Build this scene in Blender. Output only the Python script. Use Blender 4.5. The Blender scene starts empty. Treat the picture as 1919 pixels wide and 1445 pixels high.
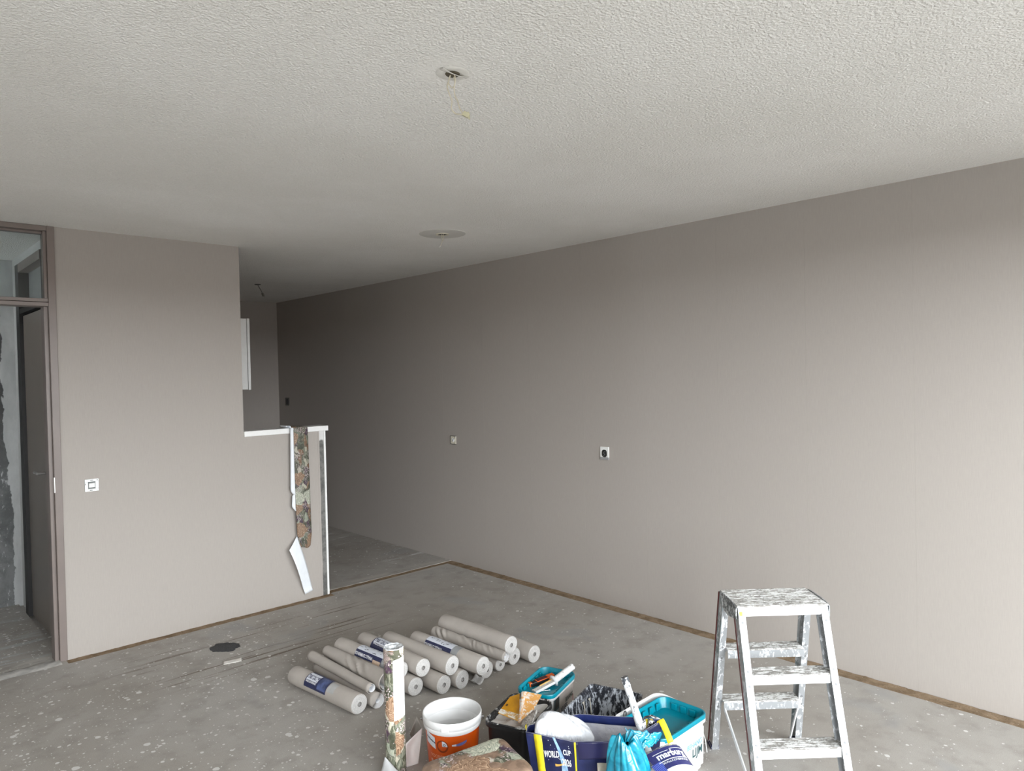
import bpy, bmesh, math, random
from mathutils import Vector, Matrix, noise as mnoise
random.seed(4)
SC = bpy.context.scene
COL = SC.collection
PI = math.pi

# ------------------------------------------------------------------ camera, sky, exposure
HC = 1.6652
YAW, PITCH, ROLL, FPX = 0.758531, -0.0168203, -0.0220435, 1334.95
cam = bpy.data.cameras.new('camera')
cam.sensor_fit = 'HORIZONTAL'; cam.sensor_width = 36.0; cam.lens = FPX * 36.0 / 1919.0
cam.clip_start = 0.05; cam.clip_end = 200
cam_ob = bpy.data.objects.new('camera', cam); COL.objects.link(cam_ob)
_f = Vector((math.sin(YAW) * math.cos(PITCH), math.cos(YAW) * math.cos(PITCH), math.sin(PITCH)))
_r = Vector((math.cos(YAW), -math.sin(YAW), 0)); _u = _r.cross(_f)
_c, _s = math.cos(ROLL), math.sin(ROLL)
_r2 = _c * _r + _s * _u; _u2 = -_s * _r + _c * _u
cam_ob.matrix_world = Matrix(((_r2.x, _u2.x, -_f.x, 0), (_r2.y, _u2.y, -_f.y, 0), (_r2.z, _u2.z, -_f.z, HC), (0, 0, 0, 1)))
SC.camera = cam_ob

HORIZON, ZENITH = 9.0, 3.0
world = bpy.data.worlds.new('overcast_sky'); SC.world = world; world.use_nodes = True
_wt = world.node_tree; _bg = _wt.nodes['Background']
# hazy sky: the same all round, brighter towards the horizon than overhead
_tc = _wt.nodes.new('ShaderNodeTexCoord'); _sx = _wt.nodes.new('ShaderNodeSeparateXYZ'); _wt.links.new(_tc.outputs['Generated'], _sx.inputs[0])
_mr = _wt.nodes.new('ShaderNodeMapRange'); _mr.interpolation_type = 'SMOOTHSTEP'; _wt.links.new(_sx.outputs[2], _mr.inputs[0])
for _i, _v in ((1, 0.0), (2, 0.55), (3, HORIZON), (4, ZENITH)): _mr.inputs[_i].default_value = _v
_wt.links.new(_mr.outputs[0], _bg.inputs[1])
_bg.inputs[0].default_value = (0.925, 0.970, 1.0, 1)
SC.view_settings.view_transform = 'Standard'; SC.view_settings.look = 'None'
SC.view_settings.gamma = 1.0; SC.view_settings.use_curve_mapping = False
SC.view_settings.exposure = 1.50
SC.cycles.use_denoising = True
SC.cycles.max_bounces = 12; SC.cycles.diffuse_bounces = 8; SC.cycles.transparent_max_bounces = 12
SC.cycles.sample_clamp_indirect = 8.0

# the window the daylight comes through (behind the camera): opening x, z and plane y
WX0, WX1, WZ0, WZ1, WY = -1.25, 3.80, 0.10, 2.42, -1.1
po = bpy.data.lights.new('window_portal', 'AREA'); po.shape = 'RECTANGLE'
po.size = WX1 - WX0; po.size_y = WZ1 - WZ0; po.cycles.is_portal = True
po_ob = bpy.data.objects.new('window_portal', po); COL.objects.link(po_ob)
po_ob.location = ((WX0 + WX1) / 2, WY - 0.05, (WZ0 + WZ1) / 2); po_ob.rotation_euler = (PI / 2, 0, 0)


# ------------------------------------------------------------------ room numbers (metres)
XR, YP, YB, H = 3.962, 4.962, 8.37, 2.60
XL = -1.45

# ------------------------------------------------------------------ node helper
class NT:
    def __init__(s, name):
        s.m = bpy.data.materials.new(name); s.m.use_nodes = True
        s.t = s.m.node_tree; s.n = s.t.nodes; s.l = s.t.links
        s.b = s.n['Principled BSDF']; s.out = s.n['Material Output']
    def node(s, typ, **kw):
        n = s.n.new(typ)
        for k, v in kw.items(): setattr(n, k, v)
        return n
    def put(s, sock, v):
        if hasattr(v, 'links'): s.l.new(v, sock)
        else:
            try: sock.default_value = v
            except Exception: sock.default_value = tuple(v) + (1,)
    def coord(s, kind='Object'):
        return s.node('ShaderNodeTexCoord').outputs[kind]
    def mapping(s, vec, scale=(1, 1, 1), rot=(0, 0, 0), loc=(0, 0, 0)):
        n = s.node('ShaderNodeMapping'); s.put(n.inputs[0], vec)
        n.inputs['Scale'].default_value = scale; n.inputs['Rotation'].default_value = rot; n.inputs['Location'].default_value = loc
        return n.outputs[0]
    def noise(s, vec, scale, detail=3, rough=0.55, dist=0.0, out=0):
        n = s.node('ShaderNodeTexNoise'); s.put(n.inputs['Vector'], vec)
        n.inputs['Scale'].default_value = scale; n.inputs['Detail'].default_value = detail
        n.inputs['Roughness'].default_value = rough; n.inputs['Distortion'].default_value = dist
        return n.outputs[out]
    def voro(s, vec, scale, feature='F1', rand=1.0):
        n = s.node('ShaderNodeTexVoronoi', feature=feature); s.put(n.inputs['Vector'], vec)
        n.inputs['Scale'].default_value = scale; n.inputs['Randomness'].default_value = rand
        return n
    def math(s, op, a, b=0.0, c=0.0, clamp=False):
        n = s.node('ShaderNodeMath', operation=op); n.use_clamp = clamp
        s.put(n.inputs[0], a); s.put(n.inputs[1], b); s.put(n.inputs[2], c)
        return n.outputs[0]
    def vmath(s, op, a, b=(0, 0, 0)):
        n = s.node('ShaderNodeVectorMath', operation=op); s.put(n.inputs[0], a); s.put(n.inputs[1], b)
        return n.outputs['Value'] if op in ('LENGTH', 'DOT_PRODUCT', 'DISTANCE') else n.outputs[0]
    def step(s, v, lo, hi, a=0.0, b=1.0):
        n = s.node('ShaderNodeMapRange'); n.interpolation_type = 'SMOOTHSTEP'
        s.put(n.inputs[0], v); n.inputs[1].default_value = lo; n.inputs[2].default_value = hi
        n.inputs[3].default_value = a; n.inputs[4].default_value = b
        return n.outputs[0]
    def mix(s, fac, a, b):
        n = s.node('ShaderNodeMix', data_type='RGBA')
        s.put(n.inputs[0], fac); s.put(n.inputs[6], a if hasattr(a, 'links') else tuple(a)[:3] + (1,)); s.put(n.inputs[7], b if hasattr(b, 'links') else tuple(b)[:3] + (1,))
        return n.outputs[2]
    def ramp(s, fac, stops, interp='LINEAR'):
        n = s.node('ShaderNodeValToRGB'); s.put(n.inputs[0], fac); cr = n.color_ramp; cr.interpolation = interp
        while len(cr.elements) < len(stops): cr.elements.new(0.5)
        for e, (p, c) in zip(cr.elements, stops): e.position = p; e.color = tuple(c)[:3] + (1,)
        return n.outputs[0]
    def xyz(s, vec):
        n = s.node('ShaderNodeSeparateXYZ'); s.put(n.inputs[0], vec); return n.outputs
    def comb(s, x, y, z):
        n = s.node('ShaderNodeCombineXYZ'); s.put(n.inputs[0], x); s.put(n.inputs[1], y); s.put(n.inputs[2], z); return n.outputs[0]
    def bump(s, h, strength=0.3, dist=0.01, nrm=None):
        n = s.node('ShaderNodeBump'); s.put(n.inputs['Height'], h); n.inputs['Strength'].default_value = strength
        n.inputs['Distance'].default_value = dist
        if nrm is not None: s.put(n.inputs['Normal'], nrm)
        return n.outputs[0]
    def done(s, color, rough=0.6, normal=None, metal=0.0, spec=0.5, **kw):
        s.put(s.b.inputs['Base Color'], color if hasattr(color, 'links') else tuple(color)[:3] + (1,))
        s.put(s.b.inputs['Roughness'], rough); s.put(s.b.inputs['Metallic'], metal)
        s.b.inputs['Specular IOR Level'].default_value = spec
        if normal is not None: s.put(s.b.inputs['Normal'], normal)
        for k, v in kw.items(): s.put(s.b.inputs[k], v)
        return s.m

def simple(name, col, rough=0.5, metal=0.0, var=0.06, scale=30, bump=0.0, spec=0.5, **kw):
    t = NT(name); c = t.coord()
    n = t.noise(c, scale, 4)
    f = t.step(n, 0.3, 0.7)
    a = tuple(max(0, x * (1 - var)) for x in col); b = tuple(min(1, x * (1 + var)) for x in col)
    nr = t.bump(n, bump, 0.004) if bump else None
    return t.done(t.mix(f, a, b), rough, nr, metal, spec, **kw)

def splashed(name, base, paint, amount=0.5, scale=40, rough=0.45, stretch=(1, 1, 1), metal=0.0, second=None):
    t = NT(name); c = t.mapping(t.coord(), stretch)
    a = t.noise(c, scale, 6, 0.7, 0.6); b = t.noise(c, scale * 3.1, 4, 0.7)
    h = t.math('ADD', t.math('MULTIPLY', a, 0.7), t.math('MULTIPLY', b, 0.3))
    th = 0.75 - amount * 0.5
    m = t.step(h, th - 0.03, th + 0.03)
    bc = base
    if second: bc = t.mix(t.step(t.noise(c, scale * 0.5, 3), 0.5, 0.62), base, second)
    col = t.mix(m, bc, paint)
    met = t.math('MULTIPLY', t.math('SUBTRACT', 1.0, m), metal)
    return t.done(col, rough, t.bump(m, 0.25, 0.002), met)

# ------------------------------------------------------------------ mesh helpers
class MB:
    def __init__(s): s.v = []; s.f = []; s.mi = []; s.uv = {}
    def add(s, vs, fs, mi=0):
        o = len(s.v); s.v += [tuple(v) for v in vs]; s.f += [tuple(i + o for i in f) for f in fs]; s.mi += [mi] * len(fs)
        return o
    def box(s, x0, x1, y0, y1, z0, z1, mi=0):
        s.add([(x0, y0, z0), (x1, y0, z0), (x1, y1, z0), (x0, y1, z0), (x0, y0, z1), (x1, y0, z1), (x1, y1, z1), (x0, y1, z1)],
              [(0, 3, 2, 1), (4, 5, 6, 7), (0, 1, 5, 4), (1, 2, 6, 5), (2, 3, 7, 6), (3, 0, 4, 7)], mi)
        return s
    def prism(s, p0, p1, a, b, mi=0):
        """box whose axis runs p0 -> p1 with half extents a, b (vectors)"""
        p0, p1, a, b = Vector(p0), Vector(p1), Vector(a), Vector(b)
        vs = [p - a - b for p in (p0,)] + [p0 + a - b, p0 + a + b, p0 - a + b, p1 - a - b, p1 + a - b, p1 + a + b, p1 - a + b]
        s.add(vs, [(0, 3, 2, 1), (4, 5, 6, 7), (0, 1, 5, 4), (1, 2, 6, 5), (2, 3, 7, 6), (3, 0, 4, 7)], mi); return s
    def loft(s, rings, cap0=False, cap1=False, closed=True, mi=0):
        n = len(rings[0]); o = len(s.v)
        for r in rings: s.v += [tuple(p) for p in r]
        for k in range(len(rings) - 1):
            for i in range(n if closed else n - 1):
                j = (i + 1) % n
                s.f.append((o + k * n + i, o + k * n + j, o + (k + 1) * n + j, o + (k + 1) * n + i)); s.mi.append(mi)
        if cap0: s.f.append(tuple(o + i for i in reversed(range(n)))); s.mi.append(mi)
        if cap1: s.f.append(tuple(o + (len(rings) - 1) * n + i for i in range(n))); s.mi.append(mi)
        return s
    def tube(s, pts, r, n=10, mi=0, caps=True):
        pts = [Vector(p) for p in pts]; rings = []
        rr = r if isinstance(r, (list, tuple)) else [r] * len(pts)
        prev = None
        for i, p in enumerate(pts):
            d = (pts[min(i + 1, len(pts) - 1)] - pts[max(i - 1, 0)]).normalized()
            ref = prev if prev is not None else (Vector((0, 0, 1)) if abs(d.z) < 0.9 else Vector((1, 0, 0)))
            a = (ref - d * ref.dot(d)).normalized(); b = d.cross(a); prev = a
            rings.append([p + (a * math.cos(2 * PI * k / n) + b * math.sin(2 * PI * k / n)) * rr[i] for k in range(n)])
        return s.loft(rings, caps, caps, mi=mi)
    def lathe(s, prof, n=40, c=(0, 0, 0), mi=0):
        rings = [[(c[0] + r * math.cos(2 * PI * k / n), c[1] + r * math.sin(2 * PI * k / n), c[2] + z) for k in range(n)] for r, z in prof]
        return s.loft(rings, mi=mi)
    def sheet(s, nu, nv, fn, mi=0, uv=(1, 1)):
        o = len(s.v)
        for j in range(nv + 1):
            for i in range(nu + 1):
                s.v.append(tuple(fn(i / nu, j / nv))); s.uv[len(s.v) - 1] = (i / nu * uv[0], j / nv * uv[1])
        for j in range(nv):
            for i in range(nu):
                a = o + j * (nu + 1) + i
                s.f.append((a, a + 1, a + nu + 2, a + nu + 1)); s.mi.append(mi)
        return s
    def build(s, name, mats, parent=None, smooth=None, world=False, bevel=0.0, solid=None):
        me = bpy.data.meshes.new(name); me.from_pydata(s.v, [], s.f)
        mats = mats if isinstance(mats, (list, tuple)) else [mats]
        for m in mats: me.materials.append(m)
        for p, i in zip(me.polygons, s.mi): p.material_index = i
        if s.uv:
            ul = me.uv_layers.new(name='uv')
            for lp in me.loops: ul.data[lp.index].uv = s.uv.get(lp.vertex_index, (0, 0))
        me.validate(); me.update()
        o = bpy.data.objects.new(name, me); COL.objects.link(o)
        if smooth is not None:
            for p in me.polygons: p.use_smooth = True
            if smooth < 179:
                me.set_sharp_from_angle(angle=math.radians(smooth))
        if parent is not None:
            o.parent = parent
            if world: me.transform(absmat(parent).inverted())
        if bevel:
            md = o.modifiers.new('edge', 'BEVEL'); md.width = bevel; md.segments = 2; md.limit_method = 'ANGLE'; md.harden_normals = False
        if solid:
            md = o.modifiers.new('thick', 'SOLIDIFY'); md.thickness = solid[0]; md.offset = solid[1]
            if len(solid) > 2: md.material_offset = solid[2]; md.material_offset_rim = solid[2]
        return o

def absmat(o):
    m = Matrix.LocRotScale(o.location, o.rotation_euler, o.scale)
    return absmat(o.parent) @ m if o.parent else m

def thing(name, label, cat, loc=(0, 0, 0), rz=0.0, group=None, rot=None):
    o = bpy.data.objects.new(name, None); COL.objects.link(o)
    o.empty_display_size = 0.05
    o.location = loc; o.rotation_euler = rot if rot else (0, 0, rz)
    o['label'] = label; o['category'] = cat
    if group: o['group'] = group
    return o
def tag(o, label, cat, group=None):
    o['label'] = label; o['category'] = cat
    if group: o['group'] = group
    return o
def struct(o, label, cat):
    o['kind'] = 'structure'; o['label'] = label; o['category'] = cat; return o

def text_geo(txt, size, align='CENTER', bold=0.0, res=3):
    cu = bpy.data.curves.new('t', 'FONT'); cu.body = txt; cu.size = size; cu.align_x = align; cu.align_y = 'CENTER'
    cu.offset = bold; cu.resolution_u = res; cu.fill_mode = 'FRONT'
    ob = bpy.data.objects.new('t', cu); COL.objects.link(ob)
    dg = bpy.context.evaluated_depsgraph_get(); dg.update()
    me = bpy.data.meshes.new_from_object(ob.evaluated_get(dg))
    vs = [tuple(v.co) for v in me.vertices]; fs = [tuple(p.vertices) for p in me.polygons]
    bpy.data.objects.remove(ob); bpy.data.curves.remove(cu); bpy.data.meshes.remove(me)
    return vs, fs
def lettering(mb, txt, size, fn, align='CENTER', bold=0.0, mi=0, sx=1.0):
    vs, fs = text_geo(txt, size, align, bold)
    mb.add([fn(x * sx, y) for x, y, z in vs], fs, mi)

def rrect(L, W, r, n=6):
    P = []
    for k, (sx, sy) in enumerate(((1, 1), (-1, 1), (-1, -1), (1, -1))):
        for i in range(n + 1):
            a = PI / 2 * k + PI / 2 * i / n
            P.append((sx * (L / 2 - r) + r * math.cos(a), sy * (W / 2 - r) + r * math.sin(a)))
    return P
def nz(x, y, z=0.0): return mnoise.noise(Vector((x, y, z)))

# ------------------------------------------------------------------ materials of the room
def m_wallpaper():
    t = NT('taupe_wallpaper'); c = t.coord()
    x = t.xyz(c)
    fine = t.noise(t.mapping(c, (420, 420, 18)), 1.0, 2, 0.6)
    weft = t.noise(t.mapping(c, (30, 30, 700)), 1.0, 2, 0.6)
    fib = t.noise(t.mapping(c, (90, 90, 3)), 1.0, 3, 0.6)
    f = t.math('ADD', t.math('MULTIPLY', fine, 0.65), t.math('ADD', t.math('MULTIPLY', weft, 0.25), t.math('MULTIPLY', fib, 0.1)))
    col = t.mix(t.step(f, 0.32, 0.68), (0.371, 0.3395, 0.3125), (0.399, 0.365, 0.336))
    blob = t.noise(c, 7, 3, 0.6)
    h = t.math('ADD', t.math('MULTIPLY', f, 0.4), t.math('MULTIPLY', blob, 0.35))
    return t.done(col, 0.62, t.bump(h, 0.25, 0.004), spec=0.35)
WALLPAPER = m_wallpaper()

def m_ceiling():
    t = NT('sprayed_plaster_ceiling'); c = t.coord()
    a = t.noise(c, 118, 2, 0.5, 0.2); b = t.noise(c, 60, 2, 0.5)
    v = t.voro(c, 110).outputs[0]
    h = t.math('ADD', t.math('ADD', t.math('MULTIPLY', a, 0.9), t.math('MULTIPLY', b, 0.25)), t.math('MULTIPLY', v, -0.25))
    h = t.step(h, 0.22, 0.72)
    # two smooth trowelled halos round the cable outlets
    d1 = t.vmath('DISTANCE', c, (1.411, 1.726, 2.6)); d2 = t.vmath('DISTANCE', c, (2.936, 3.735, 2.6))
    k1 = t.step(t.math('ADD', d1, t.math('MULTIPLY', t.noise(c, 9, 2), 0.08)), 0.10, 0.19, 0.35, 1.0)
    k2 = t.step(d2, 0.17, 0.36, 0.3, 1.0)
    h = t.math('MULTIPLY', h, t.math('MULTIPLY', k1, k2))
    st = t.noise(c, 1.1, 4, 0.6)
    col = t.mix(t.step(st, 0.35, 0.7), (0.84, 0.825, 0.795), (0.90, 0.888, 0.865))
    col = t.mix(t.math('MULTIPLY', t.math('SUBTRACT', 1.0, h), 0.12), col, (0.5, 0.48, 0.45))
    return t.done(col, 0.85, t.bump(h, 0.66, 0.0065), spec=0.2)
CEILING = m_ceiling()

def m_concrete():
    t = NT('paint_spotted_concrete'); c = t.coord(); X = t.xyz(c)
    big = t.noise(c, 0.9, 5, 0.6, 0.4); mid = t.noise(c, 7, 4, 0.6); fine = t.noise(c, 160, 3, 0.7); grit = t.noise(c, 420, 2, 0.6)
    base = t.mix(t.step(big, 0.32, 0.68), (0.355, 0.328, 0.296), (0.430, 0.410, 0.382))
    base = t.mix(t.math('MULTIPLY', t.step(mid, 0.45, 0.72), 0.35), base, (0.20, 0.18, 0.158))
    base = t.mix(t.math('MULTIPLY', t.step(fine, 0.5, 0.75), 0.35), base, (0.37, 0.35, 0.325))
    base = t.mix(t.math('MULTIPLY', t.step(grit, 0.5, 0.7), 0.5), base, (0.15, 0.135, 0.12))
    # grey patches of filler
    gp = t.step(t.noise(c, 1.7, 3, 0.5, 0.5), 0.60, 0.68)
    base = t.mix(t.math('MULTIPLY', gp, 0.4), base, (0.30, 0.305, 0.31))
    # darker, browner kitchen floor
    kit = t.step(X[1], 5.0, 5.06)
    base = t.mix(t.math('MULTIPLY', kit, 0.15), base, (0.25, 0.225, 0.20))
    # trowel scratches that run along the front wall
    sc = t.noise(t.mapping(c, (0.9, 34, 1), (0, 0, -0.035)), 1.0, 3, 0.6)
    region = t.math('MULTIPLY', t.math('MULTIPLY', t.step(X[0], 1.0, 1.35), t.step(X[0], 2.5, 2.9, 1, 0)), t.math('MULTIPLY', t.step(X[1], 3.95, 4.1), t.step(X[1], 4.62, 4.75, 1, 0)))
    s1 = t.math('MULTIPLY', t.step(sc, 0.585, 0.64), region)
    base = t.mix(t.math('MULTIPLY', s1, 0.75), base, (0.12, 0.085, 0.06))
    # pale mortar lips beside the doorway grooves
    lip = t.math('MULTIPLY', t.math('MULTIPLY', t.step(X[1], 4.86, 4.93), t.step(X[1], 5.10, 5.16, 1, 0)), t.step(t.math('ADD', t.noise(t.mapping(c, (2.5, 14, 1)), 1.0, 4, 0.6), 0.0), 0.44, 0.56))
    base = t.mix(t.math('MULTIPLY', lip, 0.75), base, (0.46, 0.43, 0.39))
    # white smears at the kitchen side of the right wall and in the hall
    sm = t.noise(t.mapping(c, (2.2, 9, 1), (0, 0, 0.25)), 1.0, 4, 0.6)
    k = t.math('MULTIPLY', t.step(sm, 0.57, 0.66), t.math('MULTIPLY', t.step(X[0], 3.45, 3.72), t.step(X[1], 5.05, 5.3)))
    base = t.mix(t.math('MULTIPLY', k, 0.8), base, (0.62, 0.62, 0.62))
    hl = t.math('MULTIPLY', t.step(sm, 0.52, 0.62), t.math('MULTIPLY', t.step(X[0], 1.0, 0.9, 0, 1), t.step(X[1], 4.9, 5.1)))
    base = t.mix(t.math('MULTIPLY', hl, 0.6), base, (0.42, 0.43, 0.44))
    # paint drops
    warp = t.vmath('ADD', c, t.vmath('SCALE', t.noise(c, 40, 2, out=1), (0, 0, 0)))
    wn = t.node('ShaderNodeVectorMath', operation='SCALE'); t.put(wn.inputs[0], t.noise(c, 28, 2, out=1)); wn.inputs['Scale'].default_value = 0.018
    cw = t.vmath('ADD', c, wn.outputs[0]); cw = t.mapping(cw, (1, 1, 0))
    dens = t.noise(c, 0.8, 3, 0.6)
    leftish = t.step(X[0], 2.4, 0.3, -0.02, 0.2)
    m = None
    for sc_, frac, rad in ((6.5, 0.63, 0.26), (14, 0.57, 0.40), (27, 0.53, 0.46), (60, 0.55, 0.5)):
        v = t.voro(cw, sc_); rnd = t.xyz(v.outputs['Color'])[0]
        amt = t.math('ADD', t.math('ADD', rnd, t.math('MULTIPLY', t.math('SUBTRACT', dens, 0.5), 0.9)), leftish)
        size = t.math('MULTIPLY', t.math('SUBTRACT', amt, frac, clamp=True), rad)
        d = v.outputs['Distance']
        one = t.step(t.math('SUBTRACT', size, d), 0.0, 0.012)
        m = one if m is None else t.math('MAXIMUM', m, one)
    base = t.mix(t.math('MULTIPLY', m, 0.9), base, (0.66, 0.65, 0.63))
    h = t.math('ADD', t.math('MULTIPLY', fine, 0.5), t.math('ADD', t.math('MULTIPLY', mid, 0.4), t.math('MULTIPLY', m, 0.3)))
    return t.done(base, t.math('SUBTRACT', 0.85, t.math('MULTIPLY', m, 0.25)), t.bump(h, 0.28, 0.006), spec=0.3)
CONCRETE = m_concrete()

def m_brown():
    t = NT('brown_mortar_gap'); c = t.coord()
    a = t.noise(c, 14, 5, 0.65); b = t.noise(c, 90, 4, 0.7)
    col = t.mix(t.step(a, 0.35, 0.65), (0.20, 0.142, 0.09), (0.31, 0.23, 0.155))
    col = t.mix(t.step(b, 0.60, 0.72), col, (0.47, 0.40, 0.32))
    return t.done(col, 0.95, t.bump(t.math('ADD', a, b), 0.6, 0.01), spec=0.1)
BROWN = m_brown()
FRAME = simple('taupe_frame_paint', (0.195, 0.160, 0.145), 0.38, var=0.05, scale=6)
DOORM = simple('taupe_door_paint', (0.175, 0.150, 0.130), 0.30, var=0.04, scale=3)
DARKGAP = simple('dark_gap', (0.012, 0.011, 0.011), 0.8)  # near black standing in for shade in the inner door's gaps
WHITE = simple('white_gloss_paint', (0.80, 0.80, 0.79), 0.35, var=0.02)
CREAM = simple('cream_plastic', (0.66, 0.62, 0.52), 0.45, var=0.08)
BLACKP = simple('black_plastic', (0.012, 0.012, 0.013), 0.38, var=0.2)
STEEL = simple('brushed_steel', (0.62, 0.62, 0.61), 0.30, 1.0, var=0.05)
def m_plaster_dark():
    t = NT('bare_plaster'); c = t.coord(); X = t.xyz(c)
    n = t.noise(c, 16, 5, 0.65); f = t.noise(c, 110, 4, 0.7)
    col = t.mix(t.step(n, 0.35, 0.65), (0.10, 0.10, 0.095), (0.20, 0.195, 0.185))
    col = t.mix(t.math('MULTIPLY', t.step(f, 0.62, 0.7), 0.7), col, (0.45, 0.44, 0.42))
    top = t.step(t.math('ADD', X[2], t.math('MULTIPLY', n, 0.08)), 1.222, 1.240)
    col = t.mix(top, col, (0.66, 0.655, 0.65))
    return t.done(col, 0.9, t.bump(f, 0.4, 0.004))
def m_hall():
    t = NT('patchy_hall_plaster'); c = t.coord(); X = t.xyz(c)
    n = t.noise(c, 5, 6, 0.7, 0.5); f = t.noise(t.mapping(c, (60, 60, 14)), 1.0, 5, 0.7); n2 = t.noise(t.mapping(c, (4, 4, 1.6), loc=(3, 1, 0)), 1.0, 5, 0.65)
    dark = t.mix(t.step(n, 0.35, 0.65), (0.12, 0.125, 0.125), (0.21, 0.215, 0.215))
    dark = t.mix(t.math('MULTIPLY', t.step(t.math('ADD', f, t.math('MULTIPLY', n2, 0.5)), 0.86, 0.92), 0.9), dark, (0.55, 0.56, 0.56))
    wht = t.mix(t.step(n2, 0.35, 0.7), (0.40, 0.41, 0.41), (0.56, 0.57, 0.57))
    e = t.math('ADD', X[0], t.math('ADD', t.math('MULTIPLY', t.math('SUBTRACT', n2, 0.5), 0.20), t.math('MULTIPLY', t.math('SUBTRACT', n, 0.5), 0.06)))
    lowb = t.step(t.math('ADD', X[2], t.math('MULTIPLY', t.math('SUBTRACT', n2, 0.5), 0.5)), 0.95, 1.25, 0.048, 0.0)
    e = t.math('SUBTRACT', e, lowb)
    m = t.step(e, 0.888, 0.894)
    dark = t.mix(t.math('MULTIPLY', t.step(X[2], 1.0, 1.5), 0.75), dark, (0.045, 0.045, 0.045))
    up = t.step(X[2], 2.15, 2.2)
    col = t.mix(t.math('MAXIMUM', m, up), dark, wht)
    return t.done(col, 0.85, t.bump(n, 0.3, 0.01))
PLAIN = simple('plain_white_plaster', (0.58, 0.585, 0.58), 0.85, var=0.05, scale=4)
OUTW = simple('street_brick', (0.22, 0.16, 0.13), 0.9)
PAVE = simple('street_paving', (0.17, 0.165, 0.155), 0.9)

# ------------------------------------------------------------------ the room
# floor: three slabs with slightly crumbled edges over the brown gaps
def slab(mb, pts, z0=-0.014, z1=0.0, step=0.05, amp=0.004):
    out = []
    n = len(pts)
    for i in range(n):
        a = Vector(pts[i][:2]); b = Vector(pts[(i + 1) % n][:2]); rough = len(pts[i]) > 2
        k = max(1, int((b - a).length / step)) if rough else 1
        nn = Vector((-(b - a).y, (b - a).x)).normalized() if (b - a).length > 0 else Vector((0, 0))
        for j in range(k):
            p = a.lerp(b, j / k)
            if rough and j: p = p + nn * (nz(p.x * 9, p.y * 9) * amp + nz(p.x * 31, p.y * 31, 4) * amp * 0.8)
            out.append(p)
    m = len(out)
    vs = [(p.x, p.y, z1) for p in out] + [(p.x, p.y, z0) for p in out]
    mb.add(vs, [tuple(range(m))] + [(i, m + i, m + (i + 1) % m, (i + 1) % m) for i in range(m)])
mb = MB()
slab(mb, [(XL, WY), (3.872, WY, 1), (3.872, 4.965, 1), (2.725, 4.965, 1), (2.725, 4.890, 1), (0.955, 4.890), (0.955, 5.0), (0.05, 5.0), (0.05, YP), (XL, YP)])
slab(mb, [(0.05, 5.0), (0.955, 5.0), (0.955, 6.49), (0.05, 6.49)])
slab(mb, [(2.075, 5.06), (2.725, 5.06), (2.725, 5.035, 1), (XR, 5.025), (XR, YB), (2.075, YB)])
mb.box(-1.7, 4.2, -0.8, 8.6, -0.10, -0.0145)
floor = struct(mb.build('floor', CONCRETE), 'grey concrete floor spotted with white paint drops', 'floor')

def rough_strip(x0, x1, y0, y1, nx, ny, name, label):
    s = MB()
    s.sheet(nx, ny, lambda u, v: (x0 + (x1 - x0) * u, y0 + (y1 - y0) * v, -0.0025 + 0.003 * nz((x0 + (x1 - x0) * u) * 16, (y0 + (y1 - y0) * v) * 16) + 0.002 * nz((x0 + (x1 - x0) * u) * 60, (y0 + (y1 - y0) * v) * 60, 3)))
    o = s.build(name, BROWN, smooth=60); return struct(o, label, 'trim')
rough_strip(3.860, XR, WY, 4.97, 8, 380, 'trim_1', 'brown unfinished gap along the foot of the long right wall')
rough_strip(0.945, 2.73, 4.88, YP, 160, 7, 'trim_2', 'brown unfinished gap along the foot of the front partition wall')
rough_strip(2.72, XR, 4.955, 5.045, 110, 7, 'trim_3', 'brown groove across the floor between room and kitchen')

# ceiling
mb = MB(); mb.box(XL - 0.2, XR + 0.2, WY - 0.3, YB + 0.2, H, H + 0.15)
struct(mb.build('ceiling', CEILING), 'white sprayed textured plaster ceiling', 'ceiling')

# right wall: backing and hung strips of wallpaper, the butt joints kept open by a hair
mb = MB(); mb.box(XR + 0.002, XR + 0.22, WY - 0.3, YB + 0.2, -0.1, H)
wr = struct(mb.build('wall_right', WALLPAPER), 'long right wall papered in taupe', 'wall')
def strip_mesh(w, h):
    s = MB(); e = 0.0004; t = 0.002
    # local: y along wall, z up, face at x = 0, back at x = t, chamfered long edges
    prof = [(t, 0), (e, 0), (0, e), (0, w - e), (e, w), (t, w)]
    s.loft([[(x, y, z) for x, y in prof] for z in (0, h)], closed=False)
    return s
ys = 1.218 - 0.553 * 4
k = 0
base_strip = None
while ys < YB:
    y0 = max(ys, WY); y1 = min(ys + 0.553, YB)
    if y1 - y0 > 0.02:
        if base_strip is None or abs((y1 - y0) - 0.553) > 1e-6:
            o = strip_mesh(y1 - y0 - 0.0002, H + 0.0).build('wallpaper_strip', WALLPAPER, wr)
            if abs((y1 - y0) - 0.553) < 1e-6: base_strip = o
        else:
            o = base_strip.copy(); COL.objects.link(o); o.parent = wr
        o.location = (XR, y0 + 0.0001, 0.0)
    ys += 0.553
# back and kitchen walls
mb = MB(); mb.box(1.85, XR + 0.2, YB, YB + 0.2, -0.1, H)
struct(mb.build('wall_back', WALLPAPER), 'dim kitchen back wall papered in taupe', 'wall')
mb = MB(); mb.box(1.85, 2.075, YP + 0.102, YB, -0.1, H)
struct(mb.build('wall_kitchen', WALLPAPER), 'kitchen side wall behind the partition', 'wall')

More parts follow.
